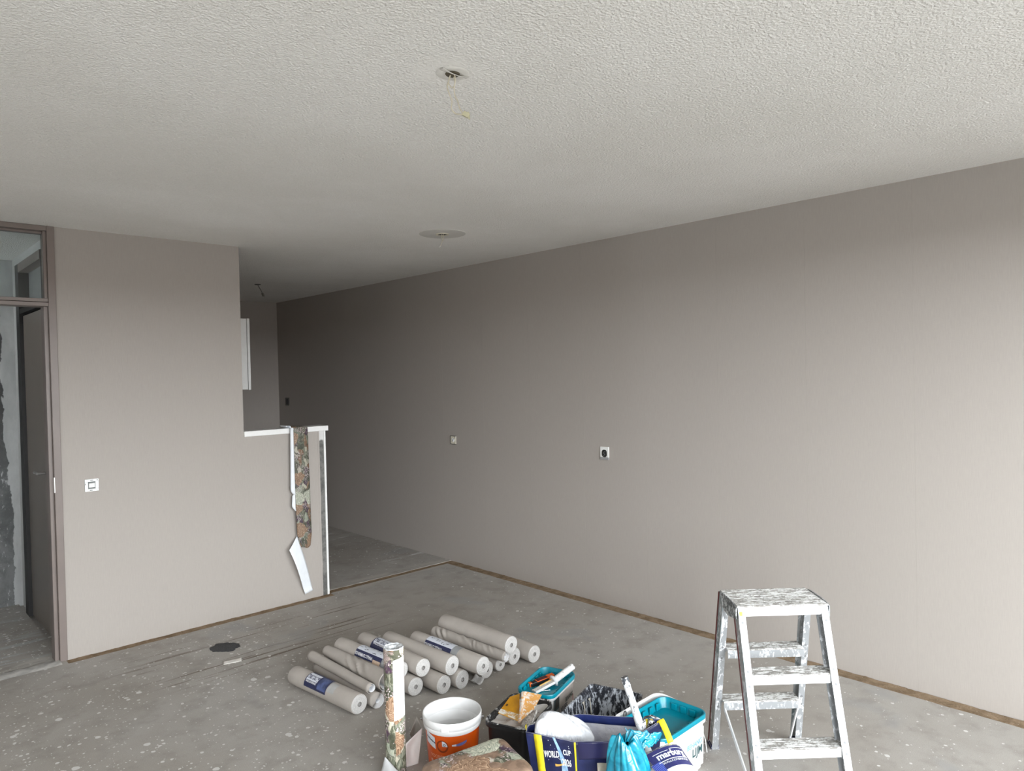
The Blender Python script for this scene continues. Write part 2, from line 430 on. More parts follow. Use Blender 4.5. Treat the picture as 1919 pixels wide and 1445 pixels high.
# front partition: full height part and half wall, one bent mesh
PT = 0.10
mb = MB()
mb.box(0.958, 2.0795, YP, YP + PT, -0.02, H)
mb.box(2.0795, 2.662, YP, YP + PT, -0.02, 1.258)
wf = struct(mb.build('wall_partition', WALLPAPER), 'taupe papered partition wall stepping down to a half wall', 'wall')
mb = MB(); mb.box(XL - 0.2, 0.05, YP, YP + PT, -0.02, H)
mb.build('wall_panel', WALLPAPER, wf)
# bare plaster end of the half wall, ragged wallpaper edge, white corner bead, white cap
PD = m_plaster_dark()
mb = MB(); mb.box(2.655, 2.703, YP + 0.002, YP + PT, -0.02, 1.258)
mb.build('bare_plaster_edge', PD, wf)['label'] = 'strip of bare dark plaster beside the torn wallpaper edge'
s = MB()
def ragged(u, v):
    z = v * 1.257
    w = 0.011 + 0.005 * nz(z * 6, 2.0) + 0.003 * nz(z * 40, 5.0) - 0.006 * max(0, 1 - abs(z - 1.2) / 0.15)
    return (2.648 + u * (w + 0.002), YP - 0.0012, z)
s.sheet(1, 90, ragged)
s.build('torn_wallpaper_edge', WALLPAPER, wf, solid=(0.001, 0))
mb = MB(); mb.box(2.698, 2.714, YP - 0.004, YP + PT, -0.012, 1.258)
struct(mb.build('trim_4', WHITE, bevel=0.002), 'white corner strip at the end of the half wall', 'trim')
mb = MB(); mb.box(2.0800, 2.735, YP - 0.012, YP + PT + 0.03, 1.2585, 1.297)
struct(mb.build('trim_5', WHITE, bevel=0.003), 'white board capping the half wall', 'trim')

# hall behind the door: back wall, side walls
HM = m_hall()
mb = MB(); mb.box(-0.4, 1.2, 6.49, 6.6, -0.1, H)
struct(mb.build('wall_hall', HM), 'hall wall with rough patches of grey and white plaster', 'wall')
mb = MB(); mb.box(0.985, 1.10, 5.062, 5.30, -0.1, H); mb.box(0.985, 1.10, 6.20, 6.49, -0.1, H); mb.box(0.985, 1.10, 5.30, 6.20, 2.52, H)
struct(mb.build('wall_hall_side', PLAIN), 'plain hall side wall around the inner door', 'wall')
mb = MB(); mb.box(-0.55, -0.40, 5.062, 6.6, 2.45, H); mb.box(-0.55, -0.40, 5.062, 5.75, -0.1, 2.45); mb.box(-0.55, -0.4, 5.95, 6.6, -0.1, 2.45); mb.box(-0.55, -0.4, 5.75, 5.95, -0.1, 0.9)  # narrow opening added and sized to light the hall
struct(mb.build('wall_hall_slot', PLAIN), 'unseen hall wall with a narrow slot added to let light in', 'wall')
mb = MB(); mb.box(-3.4, -3.2, 4.5, 7.5, -0.1, 2.9)
struct(mb.build('wall_porch', PLAIN), 'pale wall outside the added hall slot, out of view', 'wall')

# left and window walls (behind the camera)
mb = MB(); mb.box(XL - 0.2, XL, WY - 0.3, YP, -0.1, H)  # unseen wall, made white to bounce light up to the ceiling
struct(mb.build('wall_left', simple('white_wall_paint', (0.78, 0.775, 0.76), 0.8, var=0.02)), 'white left wall, out of view', 'wall')
mb = MB(); mb.box(XL, WX0, WY - 0.3, WY, -0.1, H); mb.box(WX1, XR + 0.002, WY - 0.3, WY, -0.1, H); mb.box(WX0, WX1, WY - 0.3, WY, WZ1, H); mb.box(WX0, WX1, WY - 0.3, WY, -0.1, WZ0)
struct(mb.build('wall_window', PLAIN), 'wall around the wide window behind the camera', 'wall')
mb = MB()
for x in (WX0, 0.35, 1.95, WX1 - 0.06): mb.box(x, x + 0.06, WY - 0.20, WY - 0.13, WZ0, WZ1)
mb.box(WX0, WX1, WY - 0.20, WY - 0.13, WZ0, WZ0 + 0.06); mb.box(WX0, WX1, WY - 0.20, WY - 0.13, WZ1 - 0.06, WZ1)
struct(mb.build('window_1', WHITE), 'white frame of the wide window behind the camera', 'window')
mb = MB(); mb.box(-60, 60, -60, WY - 0.31, -0.35, -0.15)
struct(mb.build('ground', PAVE), 'paved ground outside the window', 'ground')
mb = MB(); mb.box(-60, 60, -27, -25, -0.15, 2.6)
struct(mb.build('wall_street', OUTW), 'row of houses across the street outside, out of view', 'wall')

# door frame of door_1 (right jamb, head, transom bar with glass)
dr = bpy.data.objects.new('door_1', None); COL.objects.link(dr); struct(dr, 'taupe door frame with glazed transom at the left edge', 'door')
mb = MB()
mb.box(0.925, 0.964, YP - 0.012, YP + PT, 0.0, H - 0.001)          # jamb face
mb.box(0.903, 0.925, YP + 0.014, YP + PT, 0.0, 2.124)              # rebate step
mb.build('jamb', FRAME, dr, bevel=0.002)
mb = MB(); mb.box(0.046, 0.085, YP - 0.012, YP + PT, 0.0, H - 0.001); mb.box(0.085, 0.105, YP + 0.014, YP + PT, 0.0, 2.124)
mb.build('jamb', FRAME, dr, bevel=0.002)
mb = MB(); mb.box(0.085, 0.925, YP - 0.008, YP + PT, 2.124, 2.147); mb.box(0.085, 0.925, YP - 0.004, YP + PT, 2.150, 2.170)
mb.build('transom_bar', FRAME, dr, bevel=0.0015)
mb = MB(); mb.box(0.085, 0.925, YP - 0.008, YP + PT, 2.570, H - 0.001)
mb.build('door_head', FRAME, dr, bevel=0.002)
mb = MB(); mb.box(0.908, 0.9245, YP + 0.006, YP + 0.07, 2.172, 2.569); mb.box(0.0855, 0.102, YP + 0.006, YP + 0.07, 2.172, 2.569)
mb.box(0.102, 0.908, YP + 0.03, YP + 0.07, 2.556, 2.569)
mb.build('glazing_bead', FRAME, dr, bevel=0.001)
t = NT('transom_glass')
GLASS = t.done((0.92, 0.95, 0.95), 0.02, None, spec=0.5, **{'Transmission Weight': 1.0, 'IOR': 1.0})
t2 = NT('window_glass'); tr = t2.node('ShaderNodeBsdfTransparent'); tr.inputs[0].default_value = (0.86, 0.89, 0.89, 1)
gl = t2.node('ShaderNodeBsdfGlossy'); gl.inputs['Roughness'].default_value = 0.02
fr = t2.node('ShaderNodeFresnel'); fr.inputs[0].default_value = 1.45
mx = t2.node('ShaderNodeMixShader'); t2.l.new(fr.outputs[0], mx.inputs[0]); t2.l.new(tr.outputs[0], mx.inputs[1]); t2.l.new(gl.outputs[0], mx.inputs[2])
t2.l.new(mx.outputs[0], t2.out.inputs[0]); GLASS = t2.m
mb = MB(); mb.box(0.100, 0.910, YP + 0.040, YP + 0.045, 2.168, 2.572)
mb.build('transom_pane', GLASS, dr)
mb = MB(); mb.box(0.9225, 0.9265, YP - 0.0135, YP + 0.012, 1.015, 1.105)
mb.build('strike_plate', STEEL, dr)['label'] = 'shiny steel strike plate'

# inner hall door with its own frame and transom
s = MB(); s.sheet(60, 8, lambda u, v: (0.05 + 0.875 * u, 4.895 + 0.115 * v, 0.001 + 0.006 * math.sin(v * PI) ** 0.6 + 0.0025 * nz(u * 30, v * 3)))
struct(s.build('trim_6', simple('pale_mortar_sill', (0.44, 0.425, 0.40), 0.9, var=0.18, scale=24, bump=0.4), smooth=60), 'pale mortar sill across the doorway to the hall', 'trim')
d2 = bpy.data.objects.new('door_2', None); COL.objects.link(d2); struct(d2, 'flat taupe inner door in the hall, seen edge on', 'door')
mb = MB()
mb.box(0.955, 1.09, 6.085, 6.20, 0.0, 2.52)      # far jamb
mb.build('jamb', simple('shaded_frame', (0.022, 0.021, 0.021), 0.5), d2)  # shade on the jambs put into their near black colour
mb = MB(); mb.box(0.960, 1.09, 5.30, 5.345, 0, 2.52)
mb.build('jamb', bpy.data.materials['shaded_frame'], d2)
mb = MB(); mb.box(0.955, 1.09, 5.345, 6.085, 2.46, 2.52)
mb.build('door_head', FRAME, d2)
mb = MB(); mb.box(0.958, 1.09, 5.345, 6.085, 2.165, 2.20)
mb.build('transom_bar', DARKGAP, d2)
mb = MB(); mb.box(1.02, 1.04, 5.345, 6.085, 2.20, 2.46)
mb.build('transom_panel', simple('grey_panel', (0.30, 0.31, 0.31), 0.4), d2)
mb = MB(); mb.box(0.975, 1.013, 5.352, 6.065, 0.012, 2.150)
leaf = mb.build('door_leaf', DOORM, d2, bevel=0.002)
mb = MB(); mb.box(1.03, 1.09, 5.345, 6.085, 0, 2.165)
mb.build('door_shadow_gap', DARKGAP, d2)  # dark slab standing in for the shade behind the leaf
mb = MB(); mb.tube([(0.974, 5.49, 1.08), (0.93, 5.49, 1.08)], 0.009); mb.tube([(0.932, 5.485, 1.08), (0.930, 5.55, 1.082), (0.934, 5.61, 1.078)], 0.008)
mb.build('door_handle', STEEL, d2, smooth=40)['label'] = 'steel lever handle'

# kitchen wall cabinet (only its white end shows past the partition)
cb = thing('kitchen_cabinet', 'white kitchen wall cabinet showing its end beyond the partition', 'cabinet', (2.39, 6.35, 1.578))
mb = MB(); mb.box(2.077, 2.563, 6.0, 6.75, 1.578, 2.186); mb.build('body', WHITE, cb, world=True, bevel=0.001)
mb = MB(); mb.box(2.568, 2.590, 5.998, 6.75, 1.575, 2.188); mb.build('door', WHITE, cb, world=True, bevel=0.0015)

# ================================================================== electrical fittings
def cable(mb, pts, r=0.0022, n=6, mi=0):
    # smooth a polyline a little
    P = [Vector(p) for p in pts]; out = []
    for i in range(len(P) - 1):
        p0 = P[max(i - 1, 0)]; p1 = P[i]; p2 = P[i + 1]; p3 = P[min(i + 2, len(P) - 1)]
        for k in range(6):
            t = k / 6
            out.append(0.5 * ((2 * p1) + (p2 - p0) * t + (2 * p0 - 5 * p1 + 4 * p2 - p3) * t * t + (3 * p1 - p0 - 3 * p2 + p3) * t ** 3))
    out.append(P[-1]); mb.tube(out, r, n, mi)
WIRE = simple('cream_cable', (0.62, 0.57, 0.46), 0.5)
DISC = simple('smooth_grey_filler', (0.60, 0.585, 0.555), 0.85, var=0.03, scale=12)
PATCH = simple('smooth_white_filler', (0.70, 0.685, 0.65), 0.8, var=0.05)
CW = Vector((_r.x, _r.y, 0))   # wire sway direction, across the room
# outlet nearest the window wall
o1 = thing('ceiling_outlet', 'nearest ceiling cable outlet with two bare wires looped into a cream connector', 'outlet', (1.411, 1.726, H))
mb = MB(); mb.lathe([(0.0, -0.001), (0.030, -0.003), (0.046, -0.004), (0.052, -0.0005)], 28); mb.build('cover_plate', PATCH, o1, smooth=60)
mb = MB(); mb.lathe([(0.0, -0.0065), (0.020, -0.0065), (0.023, -0.003)], 20); mb.build('cable_hole', simple('dark_hole', (0.09, 0.075, 0.05), 0.8), o1, smooth=60)
s = MB(); s.sheet(6, 4, lambda u, v: (-0.052 + 0.104 * u, -0.020 + 0.018 * v, -0.004 - 0.009 * math.sin(PI * u) * (1 - v))); s.build('loose_plate_edge', PATCH, o1, smooth=60, solid=(0.0012, 0))
def wv(a, z, d=0.0): return (CW.x * a + _f.x * d, CW.y * a + _f.y * d, z)
mb = MB()
cable(mb, [wv(-0.006, -0.004), wv(-0.014, -0.022, .01), wv(-0.018, -0.040, .008), wv(-0.010, -0.068, -.004), wv(-0.004, -0.085, .004), wv(-0.006, -0.108), wv(0.004, -0.122, .004), wv(0.020, -0.128), wv(0.032, -0.127)])
cable(mb, [wv(0.006, -0.004), wv(0.009, -0.024, -.006), wv(0.004, -0.044, .004), wv(0.006, -0.068, .006), wv(0.014, -0.086), wv(0.020, -0.110, -.004), wv(0.028, -0.122), wv(0.034, -0.123)])
cable(mb, [wv(-0.014, -0.030), wv(-0.004, -0.040, .012), wv(0.006, -0.034, .004), wv(0.004, -0.012)], 0.0018)
mb.build('wires', WIRE, o1, smooth=60)
mb = MB(); mb.prism(wv(0.030, -0.124), wv(0.048, -0.134), wv(0.004, 0.006), wv(0, 0, 0.006)); mb.prism(wv(0.046, -0.121), wv(0.049, -0.143), wv(0.0025, 0), wv(0, 0, 0.004))
mb.build('connector', simple('yellowed_plastic', (0.55, 0.52, 0.36), 0.5), o1, bevel=0.001)
# outlet with the round smooth disc
o2 = thing('ceiling_outlet', 'middle ceiling outlet on a smooth round disc with a short twisted wire', 'outlet', (2.936, 3.735, H))
mb = MB(); mb.lathe([(0.0, -0.003), (0.149, -0.003), (0.153, -0.002), (0.154, 0.0)], 56); mb.build('round_disc', DISC, o2, smooth=40)
mb = MB(); mb.lathe([(0.030, -0.003), (0.030, -0.007), (0.044, -0.008), (0.046, -0.003)], 32); mb.build('box_rim', CREAM, o2, smooth=40)
mb = MB(); mb.lathe([(0.0, -0.0035), (0.030, -0.0035)], 24); mb.build('box_hole', simple('dark_hole', (0.05, 0.045, 0.04), 0.8), o2)
mb = MB(); cable(mb, [wv(-0.004, -0.003), wv(-0.006, -0.03), wv(-0.003, -0.045), wv(-0.010, -0.07), wv(-0.018, -0.085)], 0.0026); cable(mb, [wv(0.006, -0.003), wv(0.008, -0.02), wv(0.007, -0.036), wv(0.0, -0.05)], 0.0026)
mb.build('wires', WIRE, o2, smooth=60)
mb = MB(); mb.prism(wv(-0.024, -0.088), wv(-0.012, -0.082), wv(0, 0, 0.003), wv(0.002, 0.003)); mb.build('connector', WHITE, o2, bevel=0.001)
# kitchen outlet
o3 = thing('ceiling_outlet', 'farthest ceiling outlet in the kitchen with a dark hanging wire', 'outlet', (3.043, 6.827, H))
mb = MB(); mb.lathe([(0.0, -0.004), (0.028, -0.004), (0.032, 0.0)], 20); mb.build('cable_hole', BLACKP, o3)
mb = MB(); cable(mb, [wv(0.0, -0.004), wv(0.016, -0.035), wv(0.030, -0.06), wv(0.046, -0.095)], 0.004); mb.build('wires', simple('grey_cable', (0.20, 0.19, 0.17), 0.5), o3, smooth=60)
mb = MB(); mb.prism(wv(0.044, -0.088), wv(0.054, -0.118), wv(0.010, 0), wv(0, 0.0, 0.0) if False else (_f.x * 0.01, _f.y * 0.01, 0)); mb.build('connector', simple('grey_connector', (0.16, 0.15, 0.13), 0.5), o3, bevel=0.001)

# light switch without cover, on the partition
sw = thing('light_switch', 'uncovered white light switch on the partition beside the door frame', 'switch', (1.121, YP, 1.036))
mb = MB()
for a, b, c_, d in ((-0.038, 0.038, 0.022, 0.038), (-0.038, 0.038, -0.038, -0.022), (-0.038, -0.020, -0.022, 0.022), (0.020, 0.038, -0.022, 0.022)):
    mb.box(a, b, -0.006, 0.0, c_, d)
mb.build('mounting_frame', simple('galvanised_white', (0.72, 0.74, 0.73), 0.35, 0.3), sw, bevel=0.0015)
mb = MB(); mb.box(-0.0195, 0.0195, -0.004, 0.0, -0.0215, 0.0215); mb.build('switch_body', simple('dark_grey_plastic', (0.16, 0.17, 0.17), 0.5), sw)
mb = MB(); mb.box(-0.0165, 0.0165, -0.012, -0.004, -0.013, 0.013); mb.build('rocker', WHITE, sw, bevel=0.002)
for a, b in ((-0.0315, 0.0), (0.0315, -0.002)):
    mb = MB(); mb.tube([(a, -0.0085, b), (a, -0.0058, b)], 0.0042, 12); mb.build('screw', STEEL, sw, smooth=40)
mb = MB()
for a, b, w, h in ((0.0, 0.031, 0.018, 0.004), (-0.004, -0.031, 0.016, 0.004), (-0.034, 0.008, 0.003, 0.012), (0.030, 0.030, 0.006, 0.005), (-0.033, -0.012, 0.003, 0.004)):
    mb.box(a - w / 2, a + w / 2, -0.0066, -0.0058, b - h / 2, b + h / 2)
mb.build('slots', BLACKP, sw)['kind'] = 'stuff'

def wall_box(y, z, w, h): return (XR, y, z)
k1 = thing('wall_socket', 'white socket box with a black opening on the right wall, nearest the ladder', 'socket', (XR, 3.232, 1.084))
mb = MB(); mb.box(-0.008, 0, -0.038, 0.038, -0.030, 0.044); mb.build('plate', WHITE, k1, bevel=0.0015)
mb = MB(); mb.loft([[(-0.0095, x, y - 0.002) for x, y in rrect(0.044, 0.052, 0.018)], [(-0.008, x, y - 0.002) for x, y in rrect(0.046, 0.054, 0.019)]], cap0=True); mb.build('opening', BLACKP, k1)
mb = MB(); mb.box(-0.010, 0, -0.038, 0.038, -0.046, -0.031); mb.build('lower_lip', simple('grey_plastic', (0.30, 0.30, 0.31), 0.5), k1, bevel=0.001)
mb = MB(); cable(mb, [(-0.010, -0.010, 0.012), (-0.014, 0.004, 0.002), (-0.012, -0.008, -0.010), (-0.011, 0.008, -0.018)], 0.002); mb.build('wires', simple('dark_wire', (0.10, 0.10, 0.11), 0.4), k1, smooth=60)
k2 = thing('wall_socket', 'cream socket insert without its cover in the shaded middle of the right wall', 'socket', (XR, 4.950, 1.087))
mb = MB(); mb.box(-0.006, 0, -0.036, 0.036, -0.034, 0.034); mb.build('plate', CREAM, k2, bevel=0.002)
mb = MB(); mb.box(-0.0075, 0, -0.040, 0.038, 0.034, 0.0375); mb.box(-0.0075, 0, -0.040, 0.038, -0.0375, -0.034); mb.box(-0.0075, 0, 0.036, 0.040, -0.034, 0.034); mb.build('frame_rim', simple('dark_rim', (0.10, 0.095, 0.085), 0.6), k2)
mb = MB(); mb.lathe([(0.0, 0.003), (0.016, 0.003), (0.019, 0.0)], 20); 
mb.v = [(-0.006 - z, x, y) for x, y, z in mb.v]; mb.build('socket_face', WHITE, k2, smooth=40)
mb = MB(); mb.prism((-0.0095, -0.014, 0.016), (-0.0095, 0.010, -0.012), (0, 0.0016, 0.0016), (0.0008, 0, 0)); mb.build('wires', simple('dark_wire', (0.10, 0.10, 0.11), 0.4), k2)
k3 = thing('wall_socket', 'small dark socket opening at the far end of the right wall by the corner', 'socket', (XR, 8.14, 1.385))
mb = MB(); mb.box(-0.006, 0, -0.050, 0.050, -0.048, 0.048); mb.build('plate', simple('dim_plate', (0.11, 0.105, 0.095), 0.6), k3, bevel=0.002)
mb = MB(); mb.loft([[(-0.008, x, y) for x, y in rrect(0.056, 0.066, 0.02)], [(-0.006, x, y) for x, y in rrect(0.058, 0.068, 0.02)]], cap0=True); mb.build('opening', BLACKP, k3)

# ================================================================== flat bits on the floor
def blob(name, label, cat, c, rx, ry, rz, h, mat, amp, seed, n=44):
    pts = []
    for i in range(n):
        a = 2 * PI * i / n; r = 1 + amp * nz(math.cos(a) * 1.3 + seed, math.sin(a) * 1.3) + amp * 0.5 * nz(math.cos(a) * 4 + seed, math.sin(a) * 4, 2)
        x, y = rx * r * math.cos(a), ry * r * math.sin(a)
        pts.append((x, y))
    mb = MB(); mb.loft([[(x, y, 0.0005) for x, y in pts], [(x, y, h * 0.7) for x, y in pts], [(x * 0.94, y * 0.94, h) for x, y in pts]], cap1=True)
    o = mb.build(name, mat, smooth=30); o.location = c; o.rotation_euler = (0, 0, rz)
    return tag(o, label, cat)
blob('floor_patch', 'flat black round patch on the floor left of the rolls', 'patch', (1.712, 4.452, 0), 0.078, 0.088, 0.6, 0.004, simple('black_bitumen', (0.045, 0.045, 0.048), 0.85, var=0.3, scale=120, bump=0.5), 0.30, 3.2)
mb = MB()
mb.sheet(8, 4, lambda u, v: (-0.050 + 0.10 * u + 0.010 * (v - .5), -0.026 + 0.052 * v + 0.006 * math.sin(u * 5), 0.002 + 0.007 * abs(u - 0.35) + 0.003 * v))
ps = mb.build('paper_scrap', simple('scrap_paper', (0.68, 0.65, 0.61), 0.8), smooth=40, solid=(0.001, 0)); ps.location = (1.648, 4.188, 0); ps.rotation_euler = (0, 0, -0.18)
tag(ps, 'small pale paper scrap on the floor in front of the black patch', 'scrap')

# ================================================================== wallpaper rolls on the floor
ROLLOUT = simple('taupe_roll_paper', (0.445, 0.408, 0.375), 0.55, var=0.04, scale=14)
def m_rollend():
    t = NT('paper_roll_end'); c = t.coord(); X = t.xyz(c)
    r = t.vmath('LENGTH', t.comb(X[0], 0.0, X[2]))
    w = t.math('FRACT', t.math('ADD', t.math('MULTIPLY', r, 420.0), t.math('MULTIPLY', t.noise(c, 40, 3), 2.2)))
    n = t.noise(c, 300, 4, 0.7)
    f = t.math('ADD', t.math('MULTIPLY', w, 0.4), t.math('MULTIPLY', n, 0.6))
    col = t.mix(t.step(f, 0.25, 0.75), (0.30, 0.29, 0.28), (0.78, 0.765, 0.75))
    return t.done(col, 0.8, t.bump(f, 0.4, 0.002))
ROLLEND = m_rollend()
PAPERW = simple('white_paper_back', (0.74, 0.75, 0.77), 0.7, var=0.03)
HOLE = simple('roll_core_inside', (0.62, 0.60, 0.58), 0.9)  # one even pale colour inside the core
NAVY = simple('navy_label', (0.022, 0.028, 0.085), 0.3, var=0.15)
LABW = simple('white_label', (0.68, 0.71, 0.78), 0.3, var=0.03)
LABPEACH = simple('peach_label', (0.66, 0.50, 0.38), 0.35, var=0.1, scale=60)
LABGREY = simple('clear_grey_label', (0.30, 0.31, 0.32), 0.25)
INKW = simple('white_print', (0.82, 0.83, 0.86), 0.4)
INKD = simple('dark_print', (0.03, 0.03, 0.05), 0.4)
LABBLUE = simple('blue_photo_print', (0.06, 0.085, 0.20), 0.3, var=0.5, scale=25)

def roll_ring(R, y, seed, oval, n=48, k=1.0):
    out = []
    for i in range(n):
        a = 2 * PI * i / n
        r = R * k * (1 + oval * math.cos(2 * a + seed) * 0.5 + 0.012 * nz(math.cos(a) * 2 + seed, math.sin(a) * 2, y * 5))
        out.append((r * math.cos(a), y, r * math.sin(a)))
    return out
def cyl_fn(R, y0, a0, flip=1):
    # flat (x along the roll, y round it) -> on the roll's skin; angle a0 is where y = 0
    def fn(x, y, lift=0.0006):
        a = a0 + flip * y / R
        return ((R + lift) * math.cos(a), y0 - flip * x * -1.0, (R + lift) * math.sin(a))
    return fn
GROLL = 'taupe wallpaper rolls piled on the floor'
def wallpaper_roll(front, yaw, R, L, label, seed, lab=None, oval=0.03, pitch=0.0, spin=0.0):
    """front = centre of the near end; the roll runs away from it along its own +y"""
    t = thing('wallpaper_roll', label, 'wallpaper roll', front, rot=(pitch, 0, yaw), group=GROLL)
    mb = MB()
    ysn = [0.0, 0.004] + [L * k / 8 for k in range(1, 8)] + [L - 0.004, L]
    rings = [roll_ring(R, y, seed, oval, k=(0.975 if y in (0.0, L) else 1.0)) for y in ysn]
    mb.loft(rings)
    # loose outer edge of the paper
    a = -0.9 + 0.2 * math.sin(seed)
    mb.sheet(3, 8, lambda u, v: ((R * 1.02 + 0.0008 + 0.001 * u) * math.cos(a + 0.25 * (1 - u)), 0.004 + (L - 0.008) * v, (R * 1.02 + 0.0008 + 0.001 * u) * math.sin(a + 0.25 * (1 - u))))
    mb.build('paper', ROLLOUT, t, smooth=50)
    for y, nm, sg in ((0.0, 'roll_end', -1), (L, 'roll_end', 1)):
        e = MB()
        prof = [(0.975, 0.0), (0.93, 0.0012), (0.86, -0.0004), (0.80, 0.0012), (0.70, 0.0), (0.60, 0.0014), (0.50, 0.0002), (0.40, 0.0012), (0.28, 0.0006), (0.235, 0.002)]
        rs = [roll_ring(R, y + sg * d * (1.5 if sg < 0 else 1.0), seed, oval * k, k=k) for k, d in prof]
        if sg > 0: rs = [list(r) for r in rs]
        e.loft(rs if sg < 0 else [list(reversed(r)) for r in rs])
        e.build(nm, ROLLEND, t, smooth=60)
        if sg < 0:
            h = MB(); h.loft([roll_ring(R, y + 0.001, seed, oval, 24, 0.235), roll_ring(R, y + 0.05, seed, oval, 24, 0.235)], cap1=True)
            h.build('core_hole', HOLE, t, smooth=60)
    if lab: lab(t, R, L)
    return t
def patch_on(R, y0, y1, a0, a1, lift=0.0012, nu=10, nv=14):
    m = MB(); m.sheet(nu, nv, lambda u, v: ((R + lift) * math.cos(a0 + (a1 - a0) * v), y0 + (y1 - y0) * u, (R + lift) * math.sin(a0 + (a1 - a0) * v)))
    return m
def text_on(mb, R, txt, size, yc, ac, sgn, lift=0.0019, bold=0.0, sx=1.0, align='CENTER'):
    """sgn=-1: reads with the roll's near end on the right; +1: upside down to that"""
    def fn(x, y):
        a = ac + sgn * y / R
        return ((R + lift) * math.cos(a), yc + sgn * x, (R + lift) * math.sin(a))
    lettering(mb, txt, size, fn, align, bold, sx=sx)
# angles: pi = facing left (-x), pi/2 = up; the camera sees the left upper side
def label_brand(y0, y1, c=0.0):
    def f(t, R, L):
        Rr = R * 1.02
        l = patch_on(Rr, y0, y1, PI - 0.05 + c, PI * 0.36 + c).build('label', NAVY, t, smooth=60); l['label'] = 'navy printed paper label'
        w = y1 - y0
        # white logo field in the far half, slanted letters cut out of it
        m = patch_on(Rr, y0 + w * 0.47, y1 - w * 0.03, PI * 0.76 + c, PI * 0.47 + c, 0.0016); m.build('logo_field', LABW, l, smooth=60)
        m = MB(); text_on(m, Rr, 'marburg', 0.046, y0 + w * 0.72, PI * 0.615 + c, -1, 0.0021, 0.0008, 0.60); m.build('lettering', NAVY, l)
        m = MB(); text_on(m, Rr, 'WALLCOVERINGS', 0.0125, y0 + w * 0.72, PI * 0.805 + c, -1, 0.0021, 0.0004, 0.88); m.build('lettering', INKW, l)
        m = patch_on(Rr, y0 + w * 0.03, y0 + w * 0.40, PI * 0.92 + c, PI * 0.47 + c, 0.0016); m.build('photo_print', LABBLUE, l, smooth=60)
        g = patch_on(Rr, y0 - 0.06, y0 - 0.004, PI * 0.86 + c, PI * 0.5 + c, 0.0008)
        g.build('clear_tape', simple('clear_tape', (0.46, 0.46, 0.46), 0.2), t, smooth=60)
    return f
def label_flipped(y0, y1, c=0.0, small=False):
    def f(t, R, L):
        Rr = R * 1.02; w = y1 - y0
        l = patch_on(Rr, y0, y1, PI * 0.70 + c, PI * 0.30 + c).build('label', LABW, t, smooth=60); l['label'] = 'white label with a navy band'
        m = patch_on(Rr, y0, y1, PI * 0.95 + c, PI * 0.69 + c, 0.0013); m.build('navy_band', NAVY, l, smooth=60)
        m = MB(); text_on(m, Rr, 'WALLCOVERINGS', 0.022, y0 + w * 0.66, PI * 0.83 + c, 1, 0.0021, 0.0005, 0.86); m.build('lettering', INKW, l)
        m = patch_on(Rr, y0 + 0.004, y0 + w * 0.30, PI * 0.985 + c, PI * 0.84 + c, 0.0017); m.build('price_sticker', LABPEACH, l, smooth=60)
        m = MB()
        rnd = random.Random(int(c * 100) + 5)
        for k in range(16):
            yy = y0 + w * rnd.uniform(0.15, 0.92); aa = PI * rnd.uniform(0.38, 0.64) + c; ww = rnd.uniform(0.006, 0.022); hh = rnd.uniform(0.0015, 0.004)
            p = patch_on(Rr, yy, yy + ww, aa, aa + hh / Rr, 0.0018, 2, 1); m.add(p.v, p.f)
        m.build('small_print', INKD, l)['kind'] = 'stuff'
        g = patch_on(Rr, y0 - 0.05, y0 - 0.001, PI * 1.02 + c, PI * 0.25 + c, 0.0010, 6, 20)
        g.build('clear_tape', simple('grey_tape', (0.33, 0.34, 0.35), 0.22), t, smooth=60)
    return f
def label_dark(y0, y1, c=0.0):
    def f(t, R, L):
        Rr = R * 1.02; w = y1 - y0
        l = patch_on(Rr, y0, y1, PI * 0.93 + c, PI * 0.30 + c).build('label', NAVY, t, smooth=60); l['label'] = 'navy label with a white logo'
        m = patch_on(Rr, y0 + w * 0.1, y1 - 0.008, PI * 0.70 + c, PI * 0.36 + c, 0.0016); m.build('logo_field', LABW, l, smooth=60)
        m = MB(); text_on(m, Rr, 'marburg', 0.046, y0 + w * 0.55, PI * 0.56 + c, -1, 0.0021, 0.0008, 0.85); m.build('lettering', NAVY, l)
        m = MB(); text_on(m, Rr, 'WALLCOVERINGS', 0.014, y0 + w * 0.55, PI * 0.735 + c, -1, 0.0021, 0.0004, 1.0); m.build('lettering', INKW, l)
    return f
RG, ZU = 0.049, 0.134
# ground row, left to right
wallpaper_roll((1.829, 3.078, RG), math.radians(5.9), 0.049, 0.560, 'front left wallpaper roll with a navy label showing a white logo', 0.3, label_brand(0.215, 0.405))
wallpaper_roll((2.140, 3.037, RG), math.radians(1.0), 0.048, 0.54, 'unlabelled ground roll just right of the upright floral roll', 1.1)
wallpaper_roll((2.256, 2.948, RG), math.radians(1.5), 0.048, 0.55, 'ground roll with the nearest face, in the middle of the lower row', 2.3)
wallpaper_roll((2.364, 2.928, RG), math.radians(1.0), 0.048, 0.55, 'ground roll at the right of the lower row of three, slightly squashed', 3.1, oval=0.09)
wallpaper_roll((2.536, 2.925, RG), math.radians(2.0), 0.046, 0.54, 'half hidden ground roll behind the right labelled roll', 4.4)
wallpaper_roll((2.652, 2.945, 0.038), math.radians(0.5), 0.037, 0.54, 'low ground roll peeping out under the creased loose roll', 0.9)
wallpaper_roll((2.768, 2.951, RG), math.radians(2.5), 0.048, 0.55, 'ground roll directly below the topmost roll of the pile', 5.2)
wallpaper_roll((2.868, 2.890, RG), math.radians(-1.5), 0.049, 0.55, 'rightmost ground roll of the pile', 2.9)
